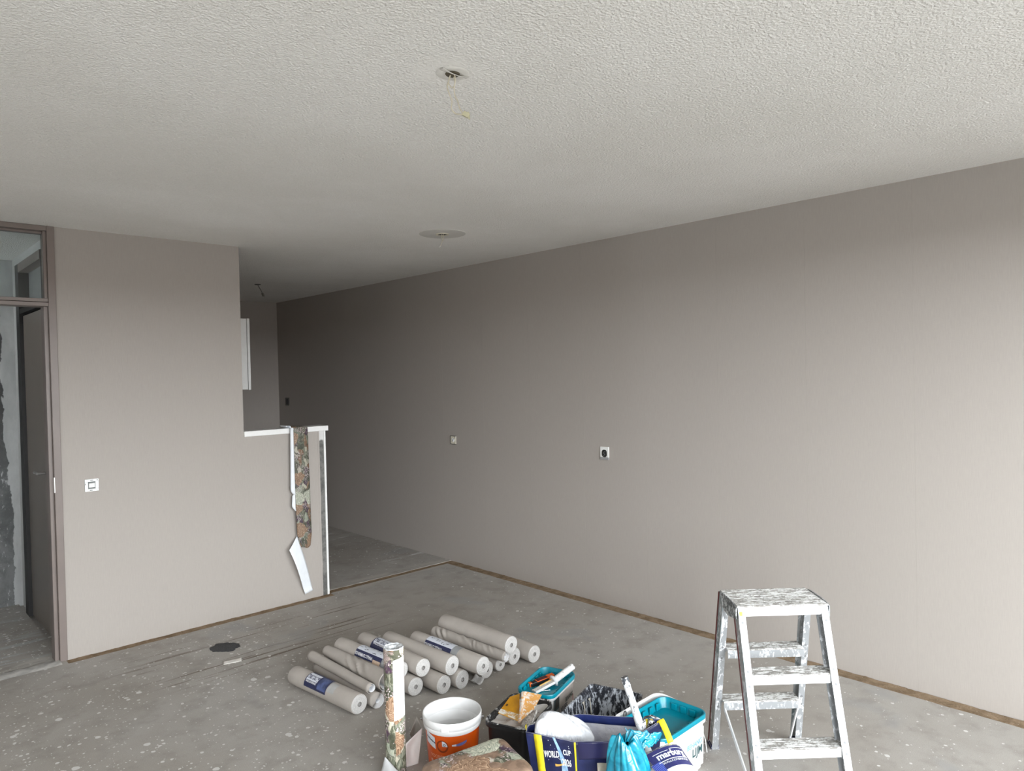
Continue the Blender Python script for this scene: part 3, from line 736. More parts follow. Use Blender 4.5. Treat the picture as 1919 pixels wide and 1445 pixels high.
# upper row
wallpaper_roll((2.088, 3.090, ZU), math.radians(4.0), 0.046, 0.545, 'upper roll behind the floral roll with a white and navy label', 0.2, label_flipped(0.115, 0.345, 0.0))
wallpaper_roll((2.186, 3.031, ZU + 0.002), math.radians(0.4), 0.047, 0.57, 'upper roll with a dark navy label partly behind the floral roll top', 1.9, label_dark(0.27, 0.43, 0.05))
wallpaper_roll((2.312, 2.945, ZU), math.radians(3.0), 0.049, 0.56, 'plain upper roll between the navy label roll and the right labelled roll', 4.0, oval=0.07)
wallpaper_roll((2.416, 2.817, ZU + 0.003), math.radians(2.0), 0.048, 0.57, 'upper roll on the right with a white and navy label and grey tape', 2.6, label_flipped(0.215, 0.435, 0.03))
wallpaper_roll((2.713, 2.918, ZU + 0.004), math.radians(2.8), 0.050, 0.572, 'topmost plain roll at the back right of the pile', 5.8, oval=0.05)

# loosened rolls: a spiral of paper that opens up
def spiral(t, name, y0, y1, R0, R1, rin0, rin1, turns, crease=None, seed=0.0, mats=None, start=0.0, cx=0.0, cz=0.0, ny=28):
    m = MB(); nth = int(turns * 26)
    def fn(u, v):
        y = y0 + (y1 - y0) * v
        Ro = R0 + (R1 - R0) * v; Ri = rin0 + (rin1 - rin0) * v
        a = start + turns * 2 * PI * u
        r = Ri + (Ro - Ri) * u
        r *= 1 + 0.04 * nz(a * 0.7, y * 7 + seed, seed)
        if crease:
            for (yc, ac, w, amp) in crease:
                d = (y - yc) / w; da = math.atan2(math.sin(a - ac), math.cos(a - ac)) / 0.9
                g = math.exp(-d * d - da * da)
                r += amp * g * (1.0 - 1.9 * abs(math.sin(3.1 * d + da * 2.0)))
        return (cx + r * math.cos(a), y, cz + r * math.sin(a))
    m.sheet(nth, ny, fn)
    o = m.build(name, mats or [PAPERW, ROLLOUT], t, smooth=60, solid=(0.0012, -1, 1))
    return o
lr = thing('loose_wallpaper_roll', 'loosened roll lying just behind the front left labelled roll', 'wallpaper roll', (1.925, 3.061, 0.040), 0.002, group=GROLL)
spiral(lr, 'paper', 0.0, 0.60, 0.039, 0.038, 0.010, 0.010, 6.0, None, 1.0)
spiral(lr, 'loose_flap', 0.03, 0.655, 0.026, 0.030, 0.012, 0.014, 1.6, None, 3.0, start=0.6, cx=-0.014, cz=0.056)
l2 = thing('loose_wallpaper_roll', 'thin loose roll tucked under the crumpled roll', 'wallpaper roll', (2.012, 3.105, 0.036), 0.004, group=GROLL)
spiral(l2, 'paper', 0.0, 0.61, 0.034, 0.032, 0.008, 0.008, 6.0, None, 2.0)
spiral(l2, 'inner_coil', 0.0, 0.02, 0.008, 0.008, 0.004, 0.004, 1.0)
l3 = thing('loose_wallpaper_roll', 'crumpled loose roll with an open curled end behind the floral roll', 'wallpaper roll', (1.985, 3.060, 0.119), 0.012, group=GROLL)
spiral(l3, 'paper', 0.0, 0.60, 0.052, 0.034, 0.040, 0.020, 1.35, [(0.24, 2.4, 0.09, 0.011), (0.31, 1.6, 0.07, 0.006)], 5.0, start=-2.9, ny=60)
spiral(l3, 'inner_coil', 0.015, 0.50, 0.024, 0.022, 0.006, 0.006, 4.0, None, 6.0, cx=0.018, cz=-0.012)
l4 = thing('loose_wallpaper_roll', 'creased loose roll below the topmost roll on the right', 'wallpaper roll', (2.632, 2.874, 0.106), math.radians(3.0), group=GROLL)
spiral(l4, 'paper', 0.0, 0.60, 0.029, 0.039, 0.020, 0.026, 1.5, [(0.12, 1.9, 0.05, 0.006), (0.24, 2.3, 0.03, 0.008), (0.33, 1.7, 0.08, 0.006), (0.52, 2.4, 0.05, -0.012)], 8.0, start=-3.84, ny=70)
spiral(l4, 'inner_coil', 0.006, 0.56, 0.020, 0.020, 0.005, 0.005, 4.0, None, 9.0)
mb = MB(); mb.sheet(8, 6, lambda u, v: (-0.03 + 0.06 * u, -0.04 + 0.08 * v, 0.004 + 0.024 * (u - 0.5) ** 2 * 4 + 0.004 * math.sin(9 * v)))
pc = mb.build('paper_scrap', [ROLLEND], smooth=60, solid=(0.001, 0)); pc.location = (2.456, 2.93, 0.0); tag(pc, 'curled pale paper scrap tucked between the lower rolls', 'scrap')

# ================================================================== floral wallpaper
def m_floral(name, source='UV', gloss=0.45, scale=1.0, light=1.0, rose=0.34, cream=0.70, ground_a=(0.060, 0.066, 0.044), ground_b=(0.105, 0.105, 0.075), rad=0.50, leafthr=0.40):
    t = NT(name)
    if source == 'UV': p = t.coord('UV')
    else:
        X = t.xyz(t.coord()); p = t.comb(X[0], t.math('ADD', X[1], t.math('MULTIPLY', X[2], -0.9)), 0.0)
    p = t.mapping(p, (scale,) * 3)
    def warp(k_, amt):
        wn = t.node('ShaderNodeVectorMath', operation='SCALE'); t.put(wn.inputs[0], t.noise(p, k_, 3, out=1)); wn.inputs['Scale'].default_value = amt
        return t.vmath('ADD', p, wn.outputs[0])
    w = warp(16, 0.055); w2 = warp(34, 0.028)
    L = light
    def k(*c): return tuple(min(1, x * L) for x in c)
    # background of dark leaves with lighter veins
    ground = t.mix(t.step(t.noise(p, 30, 3), 0.4, 0.6), k(*ground_a), k(*ground_b))
    stroke = t.noise(t.mapping(w2, (120, 26, 1), (0, 0, 0.7)), 1.0, 2)
    lf = t.voro(t.mapping(w, (1.0, 0.5, 1), (0, 0, 0.6)), 30)
    rnd = t.xyz(lf.outputs['Color'])[0]
    leaf = t.ramp(rnd, [(0.0, k(0.10, 0.108, 0.072)), (0.22, k(0.19, 0.205, 0.155)), (0.40, k(0.075, 0.040, 0.070)), (0.56, k(0.34, 0.37, 0.295)), (0.68, k(0.24, 0.135, 0.082)), (0.80, k(0.52, 0.49, 0.395)), (0.92, k(0.30, 0.235, 0.215))], 'CONSTANT')
    leaf = t.mix(t.math('MULTIPLY', t.step(stroke, 0.50, 0.62), 0.5), leaf, k(0.50, 0.485, 0.385))
    leaf = t.mix(t.math('MULTIPLY', t.step(stroke, 0.30, 0.42, 1, 0), 0.6), leaf, k(0.055, 0.055, 0.042))
    edge = t.voro(t.mapping(w, (1.0, 0.5, 1), (0, 0, 0.6)), 30, 'DISTANCE_TO_EDGE').outputs['Distance']
    leaf = t.mix(t.math('MULTIPLY', t.step(edge, 0.02, 0.07, 1, 0), 0.55), leaf, k(0.06, 0.06, 0.045))
    col = t.mix(t.step(t.noise(p, 11, 2), leafthr, leafthr + 0.06), ground, leaf)
    # sprays of small pinkish blossoms
    bl = t.voro(p, 125); br = t.xyz(bl.outputs['Color'])[1]
    bm = t.math('MULTIPLY', t.math('MULTIPLY', t.step(bl.outputs['Distance'], 0.36, 0.48, 1, 0), t.step(br, 0.25, 0.3)), t.step(t.noise(t.mapping(p, (1, 1, 1), loc=(4, 2, 0)), 8, 2), 0.50, 0.55))
    col = t.mix(bm, col, t.mix(br, k(0.24, 0.165, 0.185), k(0.66, 0.57, 0.56)))
    # big roses: layered petals with pale rims, tan or cream
    fl = t.voro(t.mapping(w, (1, 1, 1), loc=(0.031, 0.017, 0)), 7.0, rand=0.75); fr = t.xyz(fl.outputs['Color'])
    fm = t.math('MULTIPLY', t.step(t.math('ADD', fl.outputs['Distance'], t.math('MULTIPLY', t.noise(p, 40, 2), 0.16)), rad, rad + 0.03, 1, 0), t.step(fr[0], rose, rose + 0.01))
    rel_ = t.xyz(t.vmath('SUBTRACT', t.mapping(w, (1, 1, 1), loc=(0.031, 0.017, 0)), fl.outputs['Position']))
    ang = t.math('ARCTAN2', rel_[1], rel_[0])
    ring_ = t.math('ADD', t.math('MULTIPLY', fl.outputs['Distance'], 7.5), t.math('ADD', t.math('MULTIPLY', t.math('SINE', t.math('ADD', t.math('MULTIPLY', ang, 5.0), t.math('MULTIPLY', fl.outputs['Distance'], 18.0))), 0.95), t.math('MULTIPLY', t.noise(p, 26, 3), 1.15)))
    pf = t.math('FRACT', ring_)
    pv = t.math('ADD', t.math('MULTIPLY', pf, 0.85), t.math('MULTIPLY', t.math('SUBTRACT', stroke, 0.5), 0.30))
    tan = t.ramp(pv, [(0.0, k(0.12, 0.066, 0.038)), (0.10, k(0.22, 0.13, 0.080)), (0.45, k(0.30, 0.19, 0.125)), (0.70, k(0.42, 0.28, 0.185)), (0.82, k(0.66, 0.48, 0.335))])
    crm = t.ramp(pv, [(0.0, k(0.16, 0.18, 0.13)), (0.10, k(0.33, 0.36, 0.28)), (0.45, k(0.47, 0.49, 0.40)), (0.85, k(0.74, 0.72, 0.60))])
    pet = t.mix(t.step(fr[1], cream, cream + 0.01), tan, crm)
    col = t.mix(fm, col, pet)
    return t.done(col, gloss, spec=0.5)
FLORAL = m_floral('floral_wallpaper', 'UV', 0.6, 1.0, 0.72)
FLORAL_SHRINK = m_floral('floral_wallpaper_in_film', 'UV', 0.16, 1.0, 1.3)
FLORAL_BUNDLE = m_floral('floral_wallpaper_folded', 'OBJ', 0.55, 0.86, 1.10, 0.02, 0.66, (0.20, 0.135, 0.095), (0.28, 0.19, 0.135), 0.56, 0.50)
OFFW = simple('white_paper_underside', (0.80, 0.83, 0.87), 0.7, var=0.02)

# strip hung over the half wall
oc = thing('wallpaper_offcut', 'long floral wallpaper offcut hanging over the half wall with a white tail', 'wallpaper offcut', (2.49, YP, 1.297))
def lerp_tab(tab, z):
    for (x0, z0), (x1, z1) in zip(tab, tab[1:]):
        if z <= z0 and z >= z1: return x0 + (x1 - x0) * (z0 - z) / (z0 - z1)
    return tab[0][0] if z > tab[0][1] else tab[-1][0]
SLt = [(2.432, 1.33), (2.432, 1.122), (2.434, 0.874), (2.437, 0.698), (2.444, 0.507), (2.466, 0.414)]
SRt = [(2.552, 1.33), (2.552, 1.03), (2.553, 0.858), (2.555, 0.68), (2.560, 0.498), (2.548, 0.398)]
def strip(u, v):
    s = v * 1.16   # length from the back of the cap over the top and down the front
    if s < 0.16: y, z = YP + 0.135 - s, 1.3005 + 0.006 * math.sin(s / 0.16 * PI) * (1 - u)
    elif s < 0.20:
        q = (s - 0.16) / 0.04 * PI / 2; y, z = YP - 0.025 - 0.006 * math.sin(q), 1.3005 - 0.012 * (1 - math.cos(q))
    else: z = 1.2885 - (s - 0.20) / 0.96 * 0.885; y = YP - 0.031 - 0.010 * math.sin((1.2885 - z) * 3.2) + 0.004 * math.sin(u * PI) * math.sin(z * 9)
    zz = min(z, 1.30)
    xl, xr = lerp_tab(SLt, zz), lerp_tab(SRt, zz)
    bulge = -0.006 * math.sin(u * PI)
    if s > 0.20 and v > 0.985: z += 0.008 * math.sin(u * 7)
    return (xl + (xr - xl) * u, y + (bulge if s > 0.2 else 0), z + (0.0 if s > 0.16 else 0.004 * math.sin(u * PI)))
s = MB(); s.sheet(10, 90, strip, uv=(0.135, 1.16)); s.build('floral_face', FLORAL, oc, world=True, smooth=60, solid=(0.0008, 0))
CL = [(2.412, 1.31), (2.408, 1.1), (2.402, 0.845), (2.409, 0.818), (2.424, 0.805)]
def curl(u, v):
    z = 1.302 - v * 0.495; xl = lerp_tab(CL, z); xr = lerp_tab(SLt, z) + 0.004
    return (xl + (xr - xl) * u, YP - 0.030 - 0.011 * math.sin(u * PI * 0.9) - 0.004, z)
s = MB(); s.sheet(6, 24, curl); s.build('white_curled_edge', OFFW, oc, world=True, smooth=60, solid=(0.0008, 0))['label'] = 'white underside curling at the left edge'
CL2 = [(2.424, 0.81), (2.414, 0.796), (2.409, 0.717), (2.436, 0.682)]
def curl2(u, v):
    z = 0.808 - v * 0.124; xl = lerp_tab(CL2, z); xr = lerp_tab(SLt, z) + 0.003
    return (xl + (xr - xl) * u, YP - 0.032 - 0.010 * math.sin(u * PI * 0.9), z)
s = MB(); s.sheet(5, 10, curl2); s.build('white_curled_edge', OFFW, oc, world=True, smooth=60, solid=(0.0008, 0))
def cap_curl(u, v):
    a = PI * 0.15 + u * PI * 1.1
    return (2.428 - 0.016 - 0.018 * math.cos(a) - 0.006, YP - 0.025 + 0.13 * v, 1.2995 + 0.016 * math.sin(a) * (1 if math.sin(a) > 0 else 0) + 0.001)
s = MB(); s.sheet(10, 4, cap_curl); s.build('white_curled_edge', OFFW, oc, world=True, smooth=60, solid=(0.0008, 0))
TA = [Vector((2.449, 0.503)), Vector((2.365, 0.410)), Vector((2.499, 0.050)), Vector((2.567, 0.063)), Vector((2.472, 0.405))]
def tail(u, v):
    l0, l1 = TA[0].lerp(TA[1], min(1, v * 4)) if v < 0.25 else TA[1].lerp(TA[2], (v - 0.25) / 0.75), TA[0].lerp(TA[4], min(1, v * 4)) if v < 0.25 else TA[4].lerp(TA[3], (v - 0.25) / 0.75)
    p = l0.lerp(l1, u)
    y = YP - 0.030 - 0.045 * math.sin(min(1, v * 1.1) * PI) * (1 - 0.5 * u) + 0.010 * u
    return (p.x, y, p.y)
s = MB(); s.sheet(6, 28, tail); s.build('white_tail', OFFW, oc, world=True, smooth=60, solid=(0.0008, 0))['label'] = 'plain white tail twisted to show the back of the paper'

# upright floral roll in clear film with a white label
fr_ = thing('floral_wallpaper_roll', 'upright floral wallpaper roll in clear film with a white label', 'wallpaper roll', (1.665, 2.516, 0.0), math.radians(236.5))
FR = 0.0425
mb = MB(); mb.sheet(48, 30, lambda u, v: (FR * (1 + 0.01 * nz(math.cos(u * 2 * PI) * 3, math.sin(u * 2 * PI) * 3, v * 6)) * math.cos(2 * PI * u), FR * math.sin(2 * PI * u), 0.002 + 0.526 * v), uv=(0.267, 0.53))
mb.build('paper', FLORAL_SHRINK, fr_, smooth=60)
mb = MB(); mb.loft([[(FR * k * math.cos(2 * PI * i / 36), FR * k * math.sin(2 * PI * i / 36), 0.528 + d + 0.0012 * math.sin(i * 1.7)) for i in range(36)] for k, d in ((0.995, 0.0), (0.93, 0.004), (0.75, -0.001), (0.55, 0.001), (0.40, -0.002), (0.34, -0.014))], cap1=True)
mb.build('film_top', simple('crinkled_clear_film_end', (0.60, 0.62, 0.64), 0.18, var=0.25, scale=60, bump=0.8), fr_, smooth=60)
mb = MB(); mb.sheet(2, 24, lambda u, v: ((FR + 0.0012 + 0.001 * u) * math.cos(-0.62 + 0.03 * u), (FR + 0.0012 + 0.001 * u) * math.sin(-0.62 + 0.03 * u), 0.03 + 0.48 * v)); mb.build('film_seam', simple('film_seam', (0.62, 0.60, 0.58), 0.12), fr_)
def vlab(a0, a1, z0, z1, lift, slant=0.0, nu=12, nv=10):
    m = MB(); m.sheet(nu, nv, lambda u, v: ((FR + lift) * math.cos(a0 + (a1 - a0) * u), (FR + lift) * math.sin(a0 + (a1 - a0) * u), z0 + slant * u + (z1 - z0) * v)); return m
lb = vlab(-0.10, 1.22, 0.235, 0.487, 0.0012, 0.012).build('label', simple('glossy_white_label', (0.86, 0.87, 0.88), 0.2, var=0.01), fr_, smooth=60); lb['label'] = 'glossy white label with a barcode and small print'
m = MB()
for k in range(14):
    zc = 0.345 + k * 0.0032; p = vlab(0.26, 0.55, zc, zc + (0.0012 if k % 3 else 0.0022), 0.0016, 0, 3, 1); m.add(p.v, p.f)
m.build('barcode', simple('grey_print', (0.25, 0.28, 0.36), 0.4), lb)['kind'] = 'stuff'
m = MB()
for a0, a1, z0, z1 in ((0.95, 1.02, 0.26, 0.29), (0.95, 1.02, 0.295, 0.31), (0.95, 1.02, 0.315, 0.34), (0.85, 0.92, 0.39, 0.43), (0.95, 1.0, 0.43, 0.445), (0.30, 0.34, 0.27, 0.30), (0.34, 0.40, 0.31, 0.322), (0.44, 0.46, 0.325, 0.333), (0.30, 0.33, 0.43, 0.455)):
    p = vlab(a0, a1, z0, z1, 0.0016, 0, 3, 2); m.add(p.v, p.f)
m.build('small_print', simple('pale_grey_print', (0.45, 0.47, 0.50), 0.4), lb)['kind'] = 'stuff'

# curled paper offcuts round it
TAUPE_BACK = simple('taupe_offcut', (0.44, 0.41, 0.375), 0.7)
PINKW = simple('pale_offcut', (0.72, 0.66, 0.64), 0.6, var=0.03)
GREYW = simple('grey_white_offcut', (0.55, 0.56, 0.57), 0.6, var=0.03)
def quad_sheet(name, label, P, mat, bow, nu=10, nv=10):
    P = [Vector(p) for p in P]; c = sum(P, Vector()) / 4; base = Vector((c.x, c.y, 0))
    bow = Vector(bow)
    s = MB(); s.sheet(nu, nv, lambda u, v: (P[0].lerp(P[1], u)).lerp(P[3].lerp(P[2], u), v) + bow * math.sin(u * PI) * math.sin(v * PI) * 1.0 - base)
    o = s.build(name, mat, smooth=60, solid=(0.0012, 0)); o.location = base
    return tag(o, label, 'paper offcut')
quad_sheet('paper_offcut', 'grey curled paper offcut standing between floral roll and orange bucket', [(1.829, 2.650, 0.052), (1.852, 2.655, 0.001), (1.855, 2.572, 0.075), (1.862, 2.640, 0.125)], TAUPE_BACK, (0.015, 0.02, -0.004))
quad_sheet('paper_offcut', 'pinkish white curled offcut at the foot of the orange bucket', [(1.712, 2.512, 0.001), (1.766, 2.500, 0.001), (1.806, 2.520, 0.135), (1.722, 2.530, 0.09)], PINKW, (0.015, 0.03, -0.012))
quad_sheet('paper_offcut', 'grey white paper offcut curled in front of the upright floral roll', [(1.585, 2.522, 0.001), (1.660, 2.440, 0.001), (1.640, 2.455, 0.030), (1.600, 2.500, 0.095)], GREYW, (-0.012, -0.012, 0.0))

# ================================================================== buckets and tubs
ORANGE = simple('orange_label', (0.62, 0.085, 0.004), 0.35, var=0.06, scale=8)
ORDARK = simple('dark_orange_print', (0.25, 0.035, 0.003), 0.4)
WPLAST = simple('white_bucket_plastic', (0.71, 0.71, 0.71), 0.35, var=0.015)
TEAL = simple('teal_lid_plastic', (0.0, 0.245, 0.335), 0.28, var=0.05, scale=14)
bk = thing('paint_bucket', 'round white bucket with an orange label, open and empty', 'bucket', (1.873, 2.394, 0.0))
mb = MB(); mb.lathe([(0.0, 0.002), (0.098, 0.0), (0.102, 0.004), (0.1155, 0.176), (0.1165, 0.178), (0.122, 0.180), (0.124, 0.190), (0.1225, 0.196), (0.1255, 0.199), (0.1265, 0.224), (0.1245, 0.230), (0.1205, 0.229), (0.1185, 0.20), (0.100, 0.008), (0.0, 0.006)], 72)
mb.build('body', WPLAST, bk, smooth=50)
mb = MB(); mb.lathe([(0.1033, 0.014), (0.1160, 0.174)], 72); mb.build('label', ORANGE, bk, smooth=60)['label'] = 'orange printed label wrapped round the body'
lab_o = [c for c in bk.children if c.name.startswith('label')][0]
def bkr(z): return 0.1033 + (z - 0.014) * (0.1160 - 0.1033) / 0.160
def on_bk(ac, zc, lift=0.0012):
    def fn(x, y):
        z = zc + y; r = bkr(z) + lift; a = ac + x / r
        return (r * math.cos(a), r * math.sin(a), z)
    return fn
D = math.radians
m = MB(); lettering(m, 'VOORSTRIJK', 0.0195, on_bk(D(203), 0.082), sx=0.92); m.build('lettering', simple('pale_orange_print', (0.80, 0.42, 0.28), 0.4), lab_o)
m = MB(); lettering(m, 'Extra', 0.022, on_bk(D(188), 0.056), bold=0.0006); m.build('lettering', simple('pale_print', (0.82, 0.55, 0.45), 0.4), lab_o)
def ring_shape(fn, r0, r1, n=36, a0=0, a1=2 * PI):
    vs = []; fs = []
    for i in range(n + 1):
        a = a0 + (a1 - a0) * i / n
        vs += [fn(r0 * math.cos(a), r0 * math.sin(a)), fn(r1 * math.cos(a), r1 * math.sin(a))]
        if i: fs.append((2 * i - 2, 2 * i - 1, 2 * i + 1, 2 * i))
    return vs, fs
m = MB(); m.add(*ring_shape(on_bk(D(209), 0.130), 0.0195, 0.0265)); m.build('round_emblem', ORDARK, lab_o)
m = MB(); m.add(*ring_shape(on_bk(D(209), 0.130, 0.0016), 0.002, 0.023, 12, 0.0, PI / 2)); m.build('emblem_quarter', LABW, lab_o)
m = MB(); m.add(*ring_shape(on_bk(D(209) + 0.09, 0.137, 0.002), 0.003, 0.006, 14)); m.build('emblem_mark', simple('grey_mark', (0.2, 0.2, 0.26), 0.4), lab_o)
m = MB(); f = on_bk(D(245), 0.136, 0.0014)
for x0, x1, h0, h1, in ((-0.030, -0.012, 0.0035, 0.0045), ): m.add([f(x0, -h0), f(x1, -h1), f(x1, h1), f(x0, h0)], [(0, 1, 2, 3)])
m.build('brush_ferrule', LABW, lab_o)
m = MB(); m.sheet(10, 2, lambda u, v: f(-0.012 + 0.046 * u, 0.010 * u * u + (v - 0.5) * (0.009 + 0.004 * math.sin(u * PI)))); m.build('brush_handle', simple('violet_blue_print', (0.16, 0.17, 0.42), 0.4), lab_o)
m = MB(); f = on_bk(D(180), 0.148, 0.0014); m.sheet(6, 2, lambda u, v: f(-0.03 + 0.055 * u, (v - 0.5) * 0.05 - 0.018 * u + 0.008)); m.build('logo_field', LABW, lab_o)
m = MB(); f2 = on_bk(D(180), 0.149, 0.0022); lettering(m, 'Alabastine', 0.0125, lambda x, y: f2(x, y - x * 0.33), bold=0.0004); m.build('lettering', INKD, lab_o)
m = MB(); f = on_bk(D(253), 0.088, 0.0014); m.add(*ring_shape(f, 0.011, 0.0125)); m.add([f(-0.012, -0.006), f(0.012, -0.006), f(0.012, -0.004), f(-0.012, -0.004)], [(0, 1, 2, 3)]); m.build('faint_print', ORDARK, lab_o)['kind'] = 'stuff'
a = D(218)
mb = MB(); mb.prism((0.1265 * math.cos(a), 0.1265 * math.sin(a), 0.196), (0.1265 * math.cos(a), 0.1265 * math.sin(a), 0.210), (-0.016 * math.sin(a), 0.016 * math.cos(a), 0), (0.0025 * math.cos(a), 0.0025 * math.sin(a), 0)); mb.build('rim_tab', WPLAST, bk, bevel=0.001)
for aa in (D(318), D(138)):
    mb = MB(); mb.tube([(0.124 * math.cos(aa), 0.124 * math.sin(aa), 0.200), (0.136 * math.cos(aa), 0.136 * math.sin(aa), 0.200)], 0.006, 12); mb.build('handle_lug', simple('grey_lug', (0.16, 0.15, 0.14), 0.5), bk, smooth=40)
mb = MB(); mb.tube([(0.1345 * math.cos(D(318) + PI * k / 24), 0.1345 * math.sin(D(318) + PI * k / 24), 0.200 - 0.11 * math.sin(PI * k / 24)) for k in range(25)], 0.0016, 8); mb.build('wire_handle', STEEL, bk, smooth=60)

def ring3(L, W, r, z, dx=0, dy=0, n=6): return [(x + dx, y + dy, z) for x, y in rrect(L, W, r, n)]
def square_tub(t, L, W, h, mat, taper=0.86, r=0.035, rim=0.006, inner_z=0.006, rimh=0.022, inner_mat=None):
    mb = MB()
    mb.loft([ring3(L * taper, W * taper, r, 0.0), ring3(L * (taper + (1 - taper) * 0.85) - 0.012, W * (taper + (1 - taper) * 0.85) - 0.012, r, h - rimh),
             ring3(L, W, r + 0.003, h - rimh), ring3(L, W, r + 0.003, h - rimh * 0.45), ring3(L - 0.003, W - 0.003, r, h - rimh * 0.40), ring3(L - 0.002, W - 0.002, r, h - 0.002), ring3(L - 0.007, W - 0.007, r, h),
             ring3(L - 0.014, W - 0.014, r - 0.004, h - 0.001), ring3(L * taper - 0.008, W * taper - 0.008, r - 0.004, inner_z)], cap0=True, cap1=True)
    return mb.build('body', mat, t, smooth=40)
def teal_lid(t, L, W, h, r, mat, notches=True, depth=0.020):
    mb = MB()
    mb.loft([ring3(L + 0.004, W + 0.004, r + 0.004, h - 0.012), ring3(L + 0.006, W + 0.006, r + 0.005, h + 0.002), ring3(L + 0.002, W + 0.002, r + 0.003, h + 0.006), ring3(L - 0.008, W - 0.008, r, h + 0.006),
             ring3(L - 0.020, W - 0.020, r - 0.004, h - depth * 0.5), ring3(L - 0.034, W - 0.034, r - 0.008, h - depth), ring3(L - 0.046, W - 0.046, r - 0.010, h - depth)], cap1=True)
    o = mb.build('lid', mat, t, smooth=35)
    if notches:
        for k in range(5):
            for sy in (1, -1):
                x = (k - 2) * L * 0.15
                m = MB(); m.box(x - 0.013, x + 0.013, sy * (W / 2 - 0.019) - 0.003, sy * (W / 2 - 0.019) + 0.003, h - depth, h - 0.004); m.build('lid_rib', mat, o, bevel=0.002)
        for k in range(3):
            for sx in (1, -1):
                y = (k - 1) * W * 0.2
                m = MB(); m.box(sx * (L / 2 - 0.019) - 0.003, sx * (L / 2 - 0.019) + 0.003, y - 0.013, y + 0.013, h - depth, h - 0.004); m.build('lid_rib', mat, o, bevel=0.002)
    return o
BLACK_SPLASH = splashed('plaster_splashed_black', (0.010, 0.010, 0.012), (0.62, 0.62, 0.62), 0.42, 26, 0.4)
PLASTER_MESS = splashed('dried_white_filler', (0.74, 0.735, 0.725), (0.16, 0.16, 0.16), 0.30, 36, 0.8)
# black tub with the spatulas
bt = thing('filler_tub', 'black rectangular tub filled with white filler below the spatulas', 'tub', (2.101, 2.215, 0.0), 0.358)
square_tub(bt, 0.290, 0.207, 0.21, BLACKP, 0.88, 0.034, inner_z=0.17)
mb = MB(); mb.loft([ring3(0.2895, 0.2065, 0.036, 0.2065), ring3(0.286, 0.203, 0.034, 0.2110), ring3(0.276, 0.193, 0.030, 0.2100), ring3(0.268, 0.185, 0.028, 0.196)]); mb.build('rim', BLACK_SPLASH, bt, smooth=50)
mb = MB(); mb.sheet(26, 20, lambda u, v: ((u - 0.5) * 0.262, (v - 0.5) * 0.180, 0.186 + 0.010 * nz(u * 5, v * 4) + 0.006 * nz(u * 13, v * 11, 3) + 0.012 * max(0, abs(u - 0.5) * 2 - 0.7)))
mb.build('filler', PLASTER_MESS, bt, smooth=60)['label'] = 'white filler smeared with grey'
SPY = simple('orange_yellow_plastic', (0.64, 0.30, 0.012), 0.42, var=0.08, scale=18)
SPO = splashed('plastered_orange_plastic', (0.62, 0.31, 0.085), (0.66, 0.63, 0.59), 0.45, 36, 0.55)
def plate(name, label, cat, P, mat, th=0.004, group=None, edge=None):
    P = [Vector(p) for p in P]; c = sum(P, Vector()) / len(P); n = (P[1] - P[0]).cross(P[2] - P[0]).normalized()
    if n.z < 0: n = -n
    base = Vector((c.x, c.y, min(p.z for p in P)))
    t = thing(name, label, cat, base, group=group)
    mb = MB(); mb.loft([[p - base for p in P], [p - base + n * th for p in P]], True, True); mb.build('blade', mat, t, bevel=0.0012)
    if edge:
        a, b = P[2], P[3]; up0 = P[1] - P[2]; up1 = P[0] - P[3]
        mb = MB(); Q = [a, b, b + up1 * 0.22, a + up0 * 0.22]; mb.loft([[q - base + n * (th + 0.0003) for q in Q], [q - base + n * (th + 0.0012) for q in Q]], True, True); mb.build('filler_smear', edge, t)
    return t
SMEAR = splashed('thin_filler_smear', (0.62, 0.36, 0.10), (0.78, 0.76, 0.70), 0.5, 40, 0.6)
sp = plate('filler_spatula', 'clean orange yellow plastic spatula lying on the black tub', 'spatula', [(2.118, 2.292, 0.236), (2.166, 2.280, 0.238), (2.016, 2.127, 0.2195), (2.005, 2.246, 0.2195)], SPY, edge=SMEAR)
mb = MB(); mb.prism((-0.020, 0.012, 0.0145), (-0.008, 0.020, 0.0158), (0.003, -0.003, 0), (0, 0, 0.0006)); mb.build('hang_slot', simple('slot_shadow', (0.10, 0.05, 0.01), 0.8), sp)
sp2 = plate('filler_spatula', 'plaster caked orange spatula standing in front of the small teal tub', 'spatula', [(2.140, 2.222, 0.276), (2.190, 2.166, 0.262), (2.108, 2.135, 0.236), (2.024, 2.128, 0.219)], SPO)
mb = MB(); mb.tube([(0.012, 0.052, 0.056), (-0.03, 0.02, 0.034), (-0.10, -0.035, 0.001)], [0.012, 0.009, 0.006], 12); mb.build('caked_edge', splashed('white_filler_lump', (0.58, 0.53, 0.48), (0.60, 0.32, 0.12), 0.47, 34, 0.8), sp2, smooth=60)
mb = MB(); mb.prism((0.0, -0.012, 0.004), (-0.085, -0.055, -0.022), (0.010, -0.020, 0.004), (0.002, 0.002, 0.006)); mb.build('handle', splashed('grey_caked_handle', (0.30, 0.28, 0.26), (0.62, 0.60, 0.57), 0.5, 70, 0.7), sp2, bevel=0.003)

